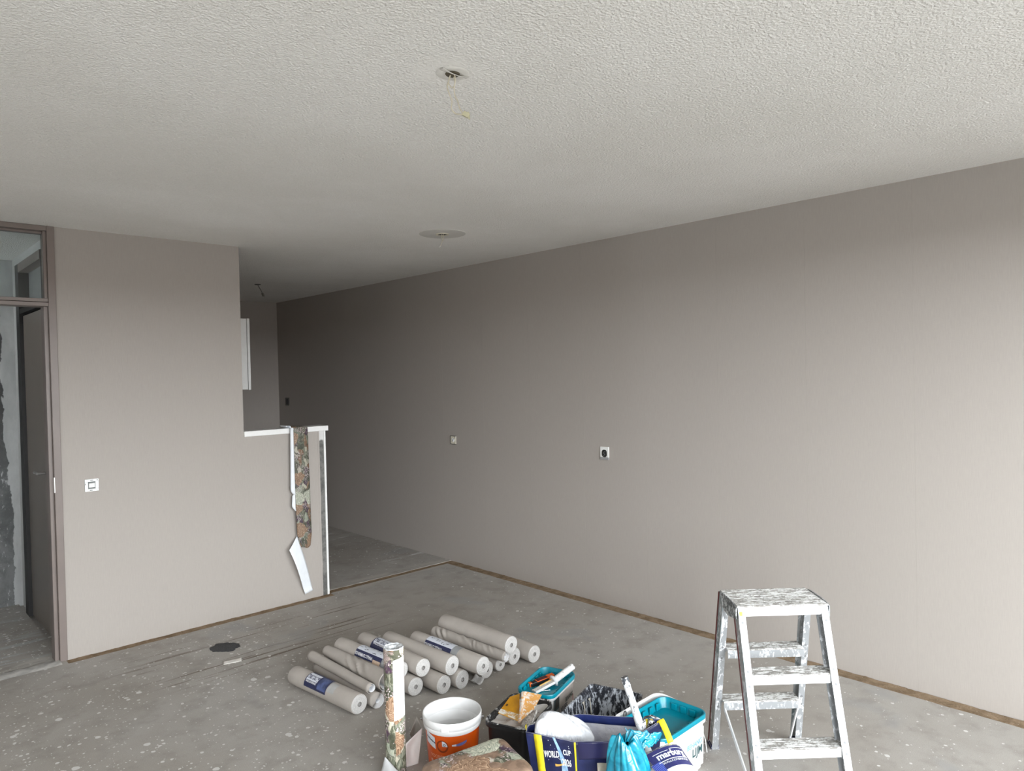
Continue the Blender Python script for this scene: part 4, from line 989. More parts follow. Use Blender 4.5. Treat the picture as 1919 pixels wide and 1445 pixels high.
# small teal lidded tub
BEIGE = simple('beige_label', (0.47, 0.43, 0.40), 0.4, var=0.10, scale=14)
def face_fn(L, W, taper, h, side='front', lift=0.0012):
    # flat coords on a tub's long side (local -y): x along, y = height
    def fn(x, y):
        k = taper + (1 - taper) * 0.85 * (y / (h - 0.022)); return (x, -(W * k - 0.012 * (y / (h - 0.022))) / 2 - lift, y)
    return fn
st = thing('lidded_tub', 'small white tub with a teal lid carrying knives behind the black tub', 'tub', (2.413, 2.350, 0.0), 0.322)
square_tub(st, 0.292, 0.187, 0.195, WPLAST, 0.87, 0.040)
teal_lid(st, 0.292, 0.187, 0.196, 0.041, TEAL)
f = face_fn(0.292, 0.187, 0.87, 0.195)
m = MB(); m.sheet(2, 2, lambda u, v: f(-0.112 + 0.224 * u, 0.012 + 0.156 * v)); lbs = m.build('label', BEIGE, st)
f2 = face_fn(0.292, 0.187, 0.87, 0.195, lift=0.0020); f3 = face_fn(0.292, 0.187, 0.87, 0.195, lift=0.0027)
m = MB(); m.sheet(1, 1, lambda u, v: f2(-0.108 + 0.056 * u, 0.060 + 0.106 * v)); m.build('dark_panel', simple('dark_teal_print', (0.02, 0.06, 0.08), 0.4), lbs)
m = MB(); m.sheet(1, 1, lambda u, v: f3(-0.098 + 0.040 * u, 0.122 + 0.040 * v)); m.build('black_square', BLACKP, lbs)
m = MB(); m.sheet(1, 1, lambda u, v: f3(-0.098 + 0.040 * u, 0.068 + 0.044 * v)); m.build('grey_square', simple('grey_print_field', (0.36, 0.38, 0.38), 0.4), lbs)
m = MB(); lettering(m, 'VLIES', 0.040, lambda x, y: f2(0.005 + x, 0.085 + y), bold=0.0014, sx=0.8); m.build('lettering', INKD, lbs)
m = MB(); lettering(m, 'BEHANG', 0.030, lambda x, y: f2(0.062 + x, 0.116 + y), bold=0.001, sx=0.72); m.build('lettering', simple('green_black_print', (0.04, 0.055, 0.05), 0.4), lbs)
m = MB(); m.sheet(1, 1, lambda u, v: f2(0.104 + 0.008 * u, 0.08 + 0.03 * v)); m.build('red_mark', simple('red_print', (0.35, 0.10, 0.10), 0.4), lbs)
mb = MB(); mb.tube([(0.150, -0.02, 0.182), (0.158, 0.0, 0.150), (0.156, 0.03, 0.120), (0.150, 0.05, 0.182)], 0.003, 8); mb.build('wire_handle', WPLAST, st, smooth=60)
# tools on its lid
def rel(t, p): return absmat(t).inverted() @ Vector(p)
kn = thing('snap_off_knife', 'orange and black snap off knife lying on the small teal lid', 'knife', (2.42, 2.385, 0.176))
kd = Vector((0.117, -0.030, 0.014)).normalized(); kp = kd.cross(Vector((0, 0, 1))).normalized(); ku = kp.cross(kd)
def kb(name, s0, s1, w, h0, h1, mat, off=0.0, bev=0.002):
    m = MB(); c = kp * off; m.prism(kd * s0 + c + ku * (h0 + h1) / 2, kd * s1 + c + ku * (h0 + h1) / 2, kp * w, ku * (h1 - h0) / 2); return m.build(name, mat, kn, bevel=bev)
KOR = simple('orange_grip', (0.72, 0.13, 0.02), 0.4)
kb('grip', -0.070, 0.060, 0.013, 0.004, 0.024, BLACKP); kb('orange_cap', 0.028, 0.064, 0.0135, 0.006, 0.026, KOR); kb('orange_knob', -0.074, -0.060, 0.010, 0.008, 0.026, KOR)
kb('orange_outline', -0.035, 0.03, 0.0140, 0.021, 0.0245, KOR, 0.0, 0.0005); kb('grip_inset', -0.030, 0.026, 0.0115, 0.0215, 0.0255, simple('dark_red_inset', (0.09, 0.02, 0.02), 0.5), 0.0, 0.0005)
pk = thing('putty_knife', 'plaster covered putty knife with a ribbed white handle on the small teal lid', 'knife', (2.40, 2.335, 0.176))
WHITEH = splashed('plaster_covered_handle', (0.70, 0.70, 0.70), (0.30, 0.29, 0.28), 0.34, 60, 0.6)
a0 = Vector((-0.085, 0.008, 0.006)); a1 = Vector((0.045, -0.005, 0.022)); a2 = Vector((0.150, -0.030, 0.066))
dd = (a1 - a0).normalized(); sd = dd.cross(Vector((0, 0, 1))).normalized(); ud = sd.cross(dd)
m = MB(); m.prism(a0, a1, sd * 0.013, ud * 0.004); m.build('blade', splashed('plastered_steel', (0.42, 0.40, 0.36), (0.72, 0.70, 0.66), 0.55, 50, 0.6), pk, bevel=0.001)
m = MB(); m.prism(a0 - ud * 0.0 + sd * 0.015, a1 + sd * 0.015, sd * 0.0035, ud * 0.006); m.build('white_edge', WHITE, pk, bevel=0.001)
m = MB(); m.prism(a0 + (a1 - a0) * 0.35 - sd * 0.010 + ud * 0.005, a1 - sd * 0.010 + ud * 0.005, sd * 0.0025, ud * 0.002); m.build('wood_strip', simple('yellow_wood', (0.72, 0.45, 0.14), 0.5), pk)
hd = (a2 - a1).normalized()
m = MB()
npt = 24; m.tube([a1 + (a2 - a1) * (k / npt) for k in range(npt + 1)], [0.0145 + (0.0016 if k % 2 else 0.0) for k in range(npt + 1)], 16); m.build('handle', WHITEH, pk, smooth=50)
m = MB(); m.tube([a1 - hd * 0.010, a1 - hd * 0.004, a1 + hd * 0.004], [0.024, 0.029, 0.021], 20); m.build('collar', simple('white_collar', (0.72, 0.73, 0.74), 0.4), pk, smooth=40)
nd = thing('thin_rod', 'thin metal rod with a pale tip on the small teal lid', 'tool', (2.352, 2.325, 0.177))
m = MB(); m.tube([(-0.032, 0.018, 0.003), (0.026, -0.020, 0.003)], 0.0022, 8); m.build('rod', STEEL, nd, smooth=60)
m = MB(); m.tube([(0.026, -0.020, 0.003), (0.032, -0.024, 0.003)], 0.0034, 10); m.build('tip', simple('pale_blue_tip', (0.55, 0.85, 0.95), 0.3), nd, smooth=60)

# mortar tub
MORT = splashed('paint_splashed_tub', (0.016, 0.018, 0.026), (0.48, 0.51, 0.56), 0.46, 52, 0.45, (1, 1, 0.4))
mt = thing('mortar_tub', 'large black mortar tub streaked with white paint behind the shopping bag', 'tub', (2.355, 1.993, 0.0), 0.298)
L_, W_, h_ = 0.463, 0.26, 0.20
mb = MB(); mb.loft([ring3(L_ * .82, W_ * .74, .03, 0.0), ring3(L_ * .95, W_ * .93, .022, h_ - 0.012), ring3(L_, W_, .02, h_ - 0.012), ring3(L_, W_, .02, h_), ring3(L_ - .016, W_ - .016, .018, h_), ring3(L_ * .80, W_ * .72, .03, 0.006)], True, True)
mb.build('body', MORT, mt, smooth=30)
DRIP = simple('cream_paint_drip', (0.70, 0.66, 0.58), 0.5)
for x, zt, ln in ((-0.05, 0.155, 0.10), (0.02, 0.135, 0.115), (0.10, 0.170, 0.08), (0.165, 0.16, 0.07)):
    s = MB()
    def dr_(u, v, x=x, zt=zt, ln=ln):
        z = zt - ln * v; k = .72 + (.938 - .72) * (z / h_); w = 0.004 * (1 + 2.2 * max(0, 0.18 - v) / 0.18) * (1 if v < .95 else 0.6)
        return (x + (u - .5) * 2 * w + 0.003 * math.sin(v * 5), W_ * k / 2 - 0.0072 - 0.002 * math.sin(u * PI), z)
    s.sheet(3, 10, dr_); s.build('paint_drip', DRIP, mt, smooth=60, solid=(0.0012, 0))

# large teal lidded tub
gt = thing('lidded_tub', 'large white tub with a deep teal lid between bag and ladder', 'tub', (2.460, 1.724, 0.0), 0.014)
L_, W_, h_ = 0.335, 0.228, 0.213
square_tub(gt, L_ + 0.004, W_ + 0.004, h_, WPLAST, 0.87, 0.042)
teal_lid(gt, L_, W_, h_ + 0.004, 0.041, TEAL, True, 0.034)
mb = MB(); mb.loft([ring3(L_ + .012, W_ + .02, .05, h_ - 0.012, -0.004, 0.012), ring3(L_ + .018, W_ + .026, .052, h_ - 0.004, -0.004, 0.014), [(x, y, h_ + 0.0 + 0.016 * max(0, y / W_ * 2)) for x, y, z in ring3(L_ + .016, W_ + .024, .052, 0, -0.004, 0.014)], [(x, y, h_ - 0.004 + 0.016 * max(0, y / W_ * 2)) for x, y, z in ring3(L_ + .008, W_ + .012, .048, 0, -0.003, 0.010)]])
mb.build('collar', WPLAST, gt, smooth=50)
mb = MB(); mb.tube([(-0.105 + 0.008 * math.cos(2 * PI * k / 16), 0.118, h_ + 0.016 + 0.014 * math.sin(2 * PI * k / 16)) for k in range(17)], 0.003, 8); mb.build('handle_lug', simple('dark_lug', (0.06, 0.06, 0.06), 0.4), gt, smooth=60)
f = face_fn(L_, W_, 0.87, h_, lift=0.0016); f2 = face_fn(L_, W_, 0.87, h_, lift=0.0024)
m = MB(); m.sheet(2, 2, lambda u, v: f(-0.125 + 0.262 * u, 0.012 + 0.160 * v)); lg = m.build('label', simple('pale_label', (0.78, 0.77, 0.77), 0.4, var=0.03), gt)
m = MB(); lettering(m, 'BEHANG', 0.030, lambda x, y: f2(0.066 + x, 0.118 + y), bold=0.0008, sx=0.95); m.build('lettering', simple('light_blue_print', (0.22, 0.50, 0.62), 0.4), lg)
m = MB(); lettering(m, 'LIJM', 0.050, lambda x, y: f2(0.088 + x, 0.082 + y), bold=0.0012, sx=0.88); m.build('lettering', simple('teal_black_print', (0.02, 0.09, 0.10), 0.4), lg)
m = MB(); m.sheet(1, 1, lambda u, v: f2(0.010 + 0.118 * u, 0.099 + 0.003 * v)); m.build('printed_rule', WHITE, lg)
def end_fn(lift):
    def fn(x, y):
        k = 0.87 + 0.13 * 0.85 * (y / (h_ - 0.022)); return ((L_ * k - 0.012 * (y / (h_ - 0.022))) / 2 + lift, x, y)
    return fn
e = end_fn(0.0016); e2 = end_fn(0.0022)
m = MB(); m.sheet(1, 2, lambda u, v: e(-0.072 + 0.144 * u, 0.012 + 0.160 * v)); le = m.build('label', simple('pale_label', (0.76, 0.75, 0.75), 0.4), gt)
m = MB(); m.sheet(1, 1, lambda u, v: e2(-0.070 + 0.140 * u, 0.014 + 0.060 * v)); m.build('orange_field', simple('orange_field', (0.75, 0.22, 0.03), 0.4), le)
m = MB(); m.sheet(1, 1, lambda u, v: e2(-0.068 + 0.05 * u, 0.085 + 0.04 * v)); m.build('blue_picture', simple('pale_blue_picture', (0.40, 0.68, 0.76), 0.4), le)
m = MB(); m.sheet(1, 1, lambda u, v: e2(-0.060 + 0.03 * u, 0.126 + 0.03 * v)); m.build('rose_picture', simple('rose_picture', (0.55, 0.30, 0.27), 0.4), le)
mb = MB(); mb.tube([(0.172, -0.030, 0.195), (0.180, -0.055, 0.165), (0.182, -0.072, 0.12), (0.176, -0.090, 0.09), (0.150, -0.112, 0.055)], 0.0022, 8); mb.build('wire_handle', WPLAST, gt, smooth=60)

# ================================================================== shopping bag, sack and tools in it
BAGN = NT('navy_woven_plastic'); c = BAGN.coord()
BAGN = BAGN.done(BAGN.mix(BAGN.step(BAGN.noise(c, 9, 3), 0.35, 0.7), (0.010, 0.014, 0.055), (0.022, 0.030, 0.11)), 0.33, BAGN.bump(BAGN.noise(c, 14, 4), 0.5, 0.012))
BAGI = NT('pale_bag_lining'); c = BAGI.coord()
BAGI = BAGI.done(BAGI.mix(BAGI.step(BAGI.noise(c, 20, 3), 0.35, 0.7), (0.66, 0.66, 0.73), (0.78, 0.78, 0.82)), 0.6, BAGI.bump(BAGI.noise(c, 16, 4), 0.6, 0.015))
HEM = simple('blue_hem', (0.018, 0.032, 0.155), 0.4, var=0.15)
YEL = simple('yellow_webbing', (0.80, 0.66, 0.02), 0.5, var=0.1, scale=60)
sb = thing('shopping_bag', 'open navy shopping bag with yellow straps and white printed lettering', 'bag', (2.03, 1.73, 0.0))
TOP = [Vector(p) for p in ((1.866, 1.936, .300), (1.937, 1.755, .300), (2.048, 1.657, .300), (2.122, 1.603, .312), (2.207, 1.550, .360), (2.158, 1.705, .335), (2.112, 1.882, .302), (1.923, 1.976, .292))]
CEN = sum(TOP, Vector()) / 8
def bag_pt(e, t, h, off=0.0):
    a, b = TOP[e % 8], TOP[(e + 1) % 8]; p = a.lerp(b, t)
    k = 0.84 + 0.16 * h
    q = Vector((CEN.x + (p.x - CEN.x) * k, CEN.y + (p.y - CEN.y) * k, p.z * h))
    d = (b - a); n = Vector((d.y, -d.x, 0)).normalized()
    if n.dot(Vector((p.x - CEN.x, p.y - CEN.y, 0))) < 0: n = -n
    wob = 0.007 * nz(q.x * 11, q.y * 11, q.z * 9) * (1 - abs(2 * t - 1)) * 1.5
    return q + n * (off + wob) - Vector((2.03, 1.73, 0))
rings = []
for h in (0.004, 0.2, 0.4, 0.6, 0.75, 0.88, 0.95, 1.0):
    rings.append([bag_pt(e, t / 6, h) for e in range(8) for t in range(6)])
mb = MB(); mb.loft(rings, cap0=True); mb.build('bag_body', [BAGN, BAGI], sb, smooth=50, solid=(0.0016, -1, 1))
mb = MB(); mb.loft([[bag_pt(e, t / 6, h, -0.0032) for e in range(8) for t in range(6)] for h in (0.90, 0.94, 0.97, 1.0)]); mb.build('hem', HEM, sb, smooth=50, solid=(0.0008, 0))['label'] = 'blue folded hem inside the bag mouth'
def bag_strip(e, t0, t1, h0, h1, mat, name, off=0.0022, nu=2, nv=10, solid=0.0012):
    s = MB(); s.sheet(nu, nv, lambda u, v: bag_pt(e, t0 + (t1 - t0) * u, h0 + (h1 - h0) * v, off)); return s.build(name, mat, sb, smooth=60, solid=(solid, 0))
bag_strip(0, 0.17, 0.335, 0.0, 1.0, YEL, 'handle_strap')
bag_strip(7, 0.25, 0.62, 0.0, 1.04, YEL, 'handle_strap')
bag_strip(1, -0.0, 0.045, 0.0, 1.0, YEL, 'piping', 0.003)
bag_strip(1, 0.10, 0.95, 0.78, 0.995, simple('dull_navy_hem', (0.030, 0.030, 0.10), 0.35), 'outer_hem', 0.0016)
bag_strip(1, 0.6, 0.98, 0.05, 0.60, simple('dark_green_print', (0.006, 0.055, 0.055), 0.4), 'print_panel', 0.0016)
LBLUE = simple('light_blue_print', (0.28, 0.45, 0.68), 0.4, var=0.25, scale=50)
def on_bag(xc, hc):
    Lf = (TOP[1] - TOP[0]).length
    def fn(x, y): return bag_pt(0, xc + x / Lf, hc + y / 0.30, 0.0030)
    return fn
m = MB(); g = on_bag(0.515, 0.785); lettering(m, 'WORLD', 0.034, lambda x, y: g(x, y + x * 0.15), bold=0.0009, sx=0.50); m.build('lettering', INKW, sb)
m = MB(); g = on_bag(0.845, 0.845); lettering(m, 'CUP', 0.027, lambda x, y: g(x, y + x * 0.06), bold=0.0008, sx=0.60); m.build('lettering', INKW, sb)
m = MB(); g = on_bag(0.83, 0.715); lettering(m, '2026', 0.036, lambda x, y: g(x, y + x * 0.02), bold=0.0009, sx=0.54); m.build('lettering', INKW, sb)
def poly_on(fn, pts): return [fn(x, y) for x, y in pts], [tuple(range(len(pts)))]
def on_bag2(xc, hc, off):
    Lf = (TOP[1] - TOP[0]).length
    return lambda x, y: bag_pt(0, xc + x / Lf, hc + y / 0.30, off)
g = on_bag2(0.68, 0.56, 0.0024)
m = MB(); m.sheet(4, 16, lambda u, v: g(-0.010 + 0.030 * math.sin(v * 3.4) + (u - 0.5) * (0.010 + 0.045 * (1 - v) ** 1.5), -0.10 + 0.235 * v)); m.build('printed_swirl', LBLUE, sb)
m = MB(); m.sheet(8, 2, lambda u, v: on_bag2(0.66, 0.66, 0.0027)(-0.016 + 0.040 * u, 0.014 * u * u + (v - .5) * 0.010 * (1 - 0.6 * u))); m.build('printed_swirl', simple('orange_print', (0.72, 0.42, 0.10), 0.4), sb)
m = MB(); m.add(*ring_shape(on_bag2(0.76, 0.52, 0.0027), 0.010, 0.020, 20, 0.3, 5.6)); m.build('printed_swirl', simple('pale_print', (0.55, 0.60, 0.62), 0.4), sb)
m = MB(); rnd = random.Random(2)
for k in range(26):
    x, y = rnd.uniform(-0.045, 0.055), rnd.uniform(-0.06, 0.14); r = rnd.uniform(0.0008, 0.002); gg = on_bag2(0.66, 0.60, 0.0026)
    m.add(*poly_on(lambda a, b: gg(x + a, y + b), [(r * math.cos(i * PI / 3), r * math.sin(i * PI / 3)) for i in range(6)]))
m.build('printed_dots', INKW, sb)['kind'] = 'stuff'
# yellow stitched tab and loop on the back edge near the right end
s = MB(); s.sheet(3, 4, lambda u, v: bag_pt(4, 0.22 + 0.20 * u, 0.87 + 0.13 * v, -0.006)); tb = s.build('stitched_tab', YEL, sb, solid=(0.001, 0))
m = MB()
for a_, b_ in (((0.12, 0.885), (0.28, 0.985)), ((0.12, 0.985), (0.28, 0.885)), ((0.12, 0.885), (0.28, 0.885)), ((0.12, 0.985), (0.28, 0.985)), ((0.12, 0.885), (0.12, 0.985)), ((0.28, 0.885), (0.28, 0.985))):
    m.tube([bag_pt(4, a_[0] + 0.12, a_[1], -0.0072), bag_pt(4, b_[0] + 0.12, b_[1], -0.0072)], 0.0005, 5)
m.build('stitching', simple('dark_thread', (0.15, 0.12, 0.02), 0.6), tb)['kind'] = 'stuff'
lp = []
for k in range(13):
    q = k / 12; lp.append(Vector((2.196 + 0.012 * q - 0.030 * q * q - 2.03, 1.556 - 0.060 * q - 1.73 + 0.018 * math.sin(q * PI), 0.352 + 0.016 * math.sin(q * PI) - 0.050 * q * q)))
s = MB(); wv_ = Vector((0.009, -0.006, 0.004))
s.sheet(2, 12, lambda u, v: lp[int(round(v * 12))] + wv_ * (u - 0.5) * 2); s.build('handle_strap', YEL, sb, smooth=60, solid=(0.0016, 0))

# white sack in the bag
SACK = NT('white_plastic_sack'); c = SACK.coord()
SACK = SACK.done((0.56, 0.57, 0.595), 0.38, SACK.bump(SACK.noise(SACK.mapping(c, (1, 1, 0.4)), 22, 3, 0.55, 1.4), 0.6, 0.02))
uw = Vector((0.725, -0.688, 0)); dw = Vector((0.688, 0.726, 0))
def sack(u, v):
    a = 2 * PI * u; b = PI * v
    ex = 0.75
    cs = lambda q: math.copysign(abs(math.cos(q)) ** ex, math.cos(q)); sn = lambda q: math.copysign(abs(math.sin(q)) ** ex, math.sin(q))
    cb_ = math.cos(b)
    x = 0.134 * sn(b) * cs(a); y = 0.052 * sn(b) * sn(a); z = 0.17 + (0.168 if cb_ < 0 else 0.186) * math.copysign(abs(cb_) ** 0.8, cb_)
    top = min(1.0, max(0.0, (z - 0.20) / 0.10))
    low = 1 - top
    x *= 1 - 0.30 * low; y *= 1 - 0.25 * low
    z += top * (-0.30 * x)
    ridge = 1 - abs(math.sin(2.0 * a + 0.6 + 14 * x + 2.2 * nz(x * 9, z * 9, 3)))
    th_ = math.atan2(y - 0.03, x + 0.15); rr_ = math.hypot(y - 0.03, x + 0.15)
    ridge2 = 1 - abs(math.sin(34 * (x * 0.9 + 1.1 * y) + 3.5 * nz(x * 10, y * 10, z * 6)))
    k = 1 + (0.07 * ridge - 0.03) * (0.3 + top) + 0.04 * nz(x * 12, y * 12, z * 9)
    z += top * (0.105 * rr_ * (abs(math.sin(6.5 * th_ + 5 * rr_ + 1.2 * nz(x * 8, y * 8, 3))) - 0.6) + 0.006 * nz(x * 16, y * 16, 7))
    p = uw * (x * k) + dw * (y * k)
    return (p.x, p.y, max(0.006, z))
s = MB(); s.sheet(110, 70, sack); sk = s.build('white_sack', SACK, smooth=180); sk.location = (1.984, 1.846, 0.0)
tag(sk, 'crumpled white plastic sack bulging out of the navy shopping bag', 'sack')

# long paint-caked handle standing in the bag
CAKED = splashed('paint_caked_white', (0.70, 0.72, 0.74), (0.06, 0.07, 0.09), 0.36, 42, 0.5, (1, 1, 0.6))
hb = thing('paint_brush', 'tall paint caked brush handle sticking up behind the shopping bag', 'brush', (2.178, 1.553, 0.0))
P0 = Vector((0.004, -0.008, 0.09)); P1 = Vector((-0.022, 0.080, 0.372)); P2 = Vector((-0.036, 0.122, 0.500))
m = MB(); m.tube([P0, P0.lerp(P1, 0.5), P0.lerp(P1, 0.9), P1.lerp(P2, 0.3), P1.lerp(P2, 0.9), P2], [0.017, 0.016, 0.0155, 0.0135, 0.0130, 0.0125], 18); m.build('handle', CAKED, hb, smooth=50)
hx = (P2 - P1).normalized()
m = MB(); m.tube([P2 - hx * 0.034, P2 - hx * 0.032, P2 + hx * 0.002], [0.0135, 0.0145, 0.0140], 18); m.build('handle_cap', splashed('dark_splashed_cap', (0.05, 0.055, 0.065), (0.70, 0.72, 0.74), 0.45, 30, 0.5), hb, smooth=40)
m = MB(); m.prism(P0 + Vector((0, 0, -0.07)), P0 + Vector((0, 0, 0.01)), Vector((0.022, 0.012, 0)), Vector((-0.006, 0.011, 0))); m.build('bristles', simple('caked_bristles', (0.4, 0.4, 0.4), 0.8), hb, bevel=0.003)
rl = thing('paint_roller', 'black paint splashed roller frame wedged at the right corner of the bag', 'roller', (2.183, 1.592, 0.30))
RBL = splashed('splashed_black_metal', (0.012, 0.012, 0.013), (0.70, 0.70, 0.70), 0.45, 40, 0.3)
m = MB(); m.tube([(0.000, 0.0, -0.10), (0.002, -0.002, 0.012), (0.006, -0.004, 0.052)], [0.013, 0.014, 0.0135], 14); m.build('roller_cage', RBL, rl, smooth=40)
m = MB(); m.tube([(-0.016, 0.014, 0.02), (-0.014, 0.012, 0.062), (0.006, -0.004, 0.066), (0.024, -0.022, 0.054), (0.030, -0.028, 0.050)], 0.0045, 8); m.build('roller_frame', RBL, rl, smooth=60)
m = MB(); m.tube([(-0.018, 0.016, 0.05), (-0.015, 0.013, -0.03)], 0.010, 10); m.build('caked_paint', splashed('caked_white', (0.75, 0.75, 0.75), (0.03, 0.03, 0.03), 0.45, 40, 0.6), rl, smooth=60)

# ================================================================== floral bundle, teal bag, wrapper in the foreground
BV = [Vector((1.535, 2.175)), Vector((1.864, 2.071)), Vector((1.784, 1.792)), Vector((1.455, 1.896))]
bc = sum(BV, Vector((0, 0))) / 4
def bundle_ring(k, z, r, n=7):
    out = []
    for i in range(4):
        p = bc + (BV[i] - bc) * k; a = bc + (BV[i - 1] - bc) * k; b = bc + (BV[(i + 1) % 4] - bc) * k
        pa = p + (a - p).normalized() * r; pb = p + (b - p).normalized() * r
        for j in range(n + 1):
            t = j / n; q = pa * (1 - t) ** 2 + p * 2 * t * (1 - t) + pb * t * t
            out.append((q.x - bc.x, q.y - bc.y, z + 0.006 * nz(q.x * 12, q.y * 12, z * 3)))
        for j in range(1, 8):
            q = pb.lerp(b + (p - b).normalized() * r, j / 8); out.append((q.x - bc.x, q.y - bc.y, z + 0.006 * nz(q.x * 12, q.y * 12, z * 3)))
    return out
prof = [(0.93, 0.004), (0.95, 0.05), (0.97, 0.12), (0.985, 0.17), (1.0, 0.20), (1.0, 0.222), (0.975, 0.238), (0.93, 0.246), (0.84, 0.250), (0.6, 0.252), (0.3, 0.254), (0.05, 0.254)]
mb = MB(); mb.loft([bundle_ring(k, z, 0.045 * k) for k, z in prof], True, True)
mb.v = [(x, y, z * (1 - 0.13 * max(0.0, min(1.2, 0.5 - (x * 0.95 - y * 0.3) / 0.36)))) for x, y, z in mb.v]
fb = mb.build('folded_wallpaper', FLORAL_BUNDLE, smooth=180); fb.location = (bc.x, bc.y, 0)
tag(fb, 'thick folded bundle of brown floral wallpaper in the foreground', 'wallpaper bundle')

TEALBAG = NT('teal_plastic_film'); c = TEALBAG.coord()
nn = TEALBAG.noise(c, 18, 3, 0.5, 1.0); vv = TEALBAG.voro(c, 26).outputs[0]
TEALBAG = TEALBAG.done(TEALBAG.mix(TEALBAG.step(nn, 0.35, 0.7), (0.0, 0.145, 0.225), (0.01, 0.30, 0.42)), 0.17, TEALBAG.bump(TEALBAG.math('ADD', nn, TEALBAG.math('MULTIPLY', vv, 0.35)), 0.32, 0.012), spec=0.7)
def tealbag(u, v):
    # pleated film gathered round an open mouth: v 0 inside the mouth, 0.22 the lip, 1 the floor
    a = 2 * PI * u
    if v < 0.16:
        q = v / 0.16; r = 0.006 + 0.022 * q; z = 0.352 + 0.034 * q
    else:
        q = (v - 0.16) / 0.84; r = 0.028 + 0.052 * min(1, q * 1.7) ** 0.75; z = 0.386 - 0.382 * q ** 1.25
    pl = abs(math.sin(2.0 * a + 0.9 + 1.3 * nz(math.cos(a) * 1.1, math.sin(a) * 1.1, z * 3) + 2.0 * z))
    pl2 = abs(math.sin(4.5 * a + 1.0 + 3 * nz(math.cos(a) * 1.4, math.sin(a) * 1.4, z * 4)))
    r += 0.030 * (pl ** 0.6 - 0.66) * min(1, 0.5 + v) + 0.010 * (pl2 ** 0.6 - 0.6) + 0.004 * nz(math.cos(a) * 3, math.sin(a) * 3, z * 16)
    x = r * math.cos(a) * 1.0; y = r * math.sin(a) * 0.80
    z += (0.016 * math.sin(a * 2 + 0.5) + 0.010 * nz(math.cos(a) * 2, math.sin(a) * 2, 9)) * max(0, z - 0.2) / 0.17
    p = uw * (x - 0.020 * max(0, z - 0.15) / 0.2 + 0.006) + dw * y
    return (p.x, p.y, max(0.004, z))
s = MB(); s.sheet(150, 70, tealbag)
def tealflap(u, v):
    A_, B_, C_, D_ = Vector((2.005, 1.572, .385)), Vector((2.132, 1.500, .345)), Vector((2.100, 1.508, .315)), Vector((2.010, 1.528, .320))
    p = A_.lerp(B_, u).lerp(D_.lerp(C_, u), v)
    p.z += 0.012 * (1 - abs(math.sin(7 * u + 3 * v + 2 * nz(u * 3, v * 3)))) + 0.006 * nz(u * 9, v * 9, 3)
    return p - Vector((1.978, 1.532, 0.0))
tb_ = thing('teal_plastic_bag', 'crumpled shiny teal plastic bag in front of the shopping bag', 'bag', (1.978, 1.532, 0.0))
s.build('gathered_film', TEALBAG, tb_, smooth=180)
s = MB(); s.sheet(40, 24, tealflap); s.build('loose_flap', TEALBAG, tb_, smooth=180, solid=(0.0006, 0))
CLEAR = NT('clear_film'); tr = CLEAR.node('ShaderNodeBsdfTransparent'); tr.inputs[0].default_value = (0.93, 0.95, 0.96, 1)
gs = CLEAR.node('ShaderNodeBsdfGlossy'); gs.inputs['Roughness'].default_value = 0.12
df = CLEAR.node('ShaderNodeBsdfDiffuse'); df.inputs[0].default_value = (0.72, 0.75, 0.78, 1)
c = CLEAR.coord(); nb = CLEAR.noise(c, 34, 4, 0.6, 2.0); bp_ = CLEAR.bump(nb, 1.0, 0.02); CLEAR.put(gs.inputs['Normal'], bp_)
m1 = CLEAR.node('ShaderNodeMixShader'); CLEAR.put(m1.inputs[0], CLEAR.step(nb, 0.50, 0.68, 0.10, 0.55)); CLEAR.l.new(tr.outputs[0], m1.inputs[1]); CLEAR.l.new(df.outputs[0], m1.inputs[2])
m2 = CLEAR.node('ShaderNodeMixShader'); fz = CLEAR.node('ShaderNodeFresnel'); CLEAR.put(fz.inputs['Normal'], bp_); CLEAR.put(m2.inputs[0], CLEAR.math('MULTIPLY', fz.outputs[0], 1.6, clamp=True)); CLEAR.l.new(m1.outputs[0], m2.inputs[1]); CLEAR.l.new(gs.outputs[0], m2.inputs[2])
CLEAR.l.new(m2.outputs[0], CLEAR.out.inputs[0]); CLEAR = CLEAR.m
wr_ = thing('wallpaper_wrapper', 'clear plastic wrapper with a navy band of white lettering beside the teal bag', 'wrapper', (2.13, 1.44, 0.0))
G = [[(2.082, 1.543, .27), (2.141, 1.485, .31), (2.202, 1.474, .285)], [(2.054, 1.456, .25), (2.093, 1.410, .29), (2.162, 1.392, .26)]]
def wq(u, v, lift=0.0):
    # u across the fold (left 0, ridge .5, right 1), v towards the camera
    def bz(r):
        a, b, c_ = (Vector(p) for p in r); m_ = b * 2 - (a + c_) * 0.5
        q = bz_ = a * (1 - u) ** 2 + (b * 1.55 - (a + c_) * 0.275) * 2 * u * (1 - u) + c_ * u * u
        return q
    p0, p1 = bz(G[0]), bz(G[1]); p = p0 + (p1 - p0) * v
    n = (bz(G[1]) - bz(G[0])).cross(Vector((0.12, -0.07, 0.0)) ).normalized()
    if n.z < 0: n = -n
    return p + n * lift - Vector((2.13, 1.44, 0))
s = MB(); s.sheet(30, 30, lambda u, v: wq(-0.05 + 1.12 * u, -0.16 + 1.9 * v) + Vector((0, 0, -0.004 + 0.004 * nz(u * 6, v * 6) - 0.10 * max(0, u - 0.93) / 0.07)))
s.build('clear_film', CLEAR, wr_, smooth=180)
s = MB()
def drape(u, v):
    p = wq(1.0 + 0.02 * u, -0.1 + 1.5 * v); return (p.x + 0.10 * u ** 1.5 + 0.006 * nz(u * 6, v * 7), p.y + 0.035 * u, max(0.003, p.z * (1 - u) ** 1.1 + 0.012 * nz(u * 5, v * 6, 2) * (1 - u) * u * 4 + 0.003))
s.sheet(20, 16, drape); s.build('loose_film', CLEAR, wr_, smooth=180)
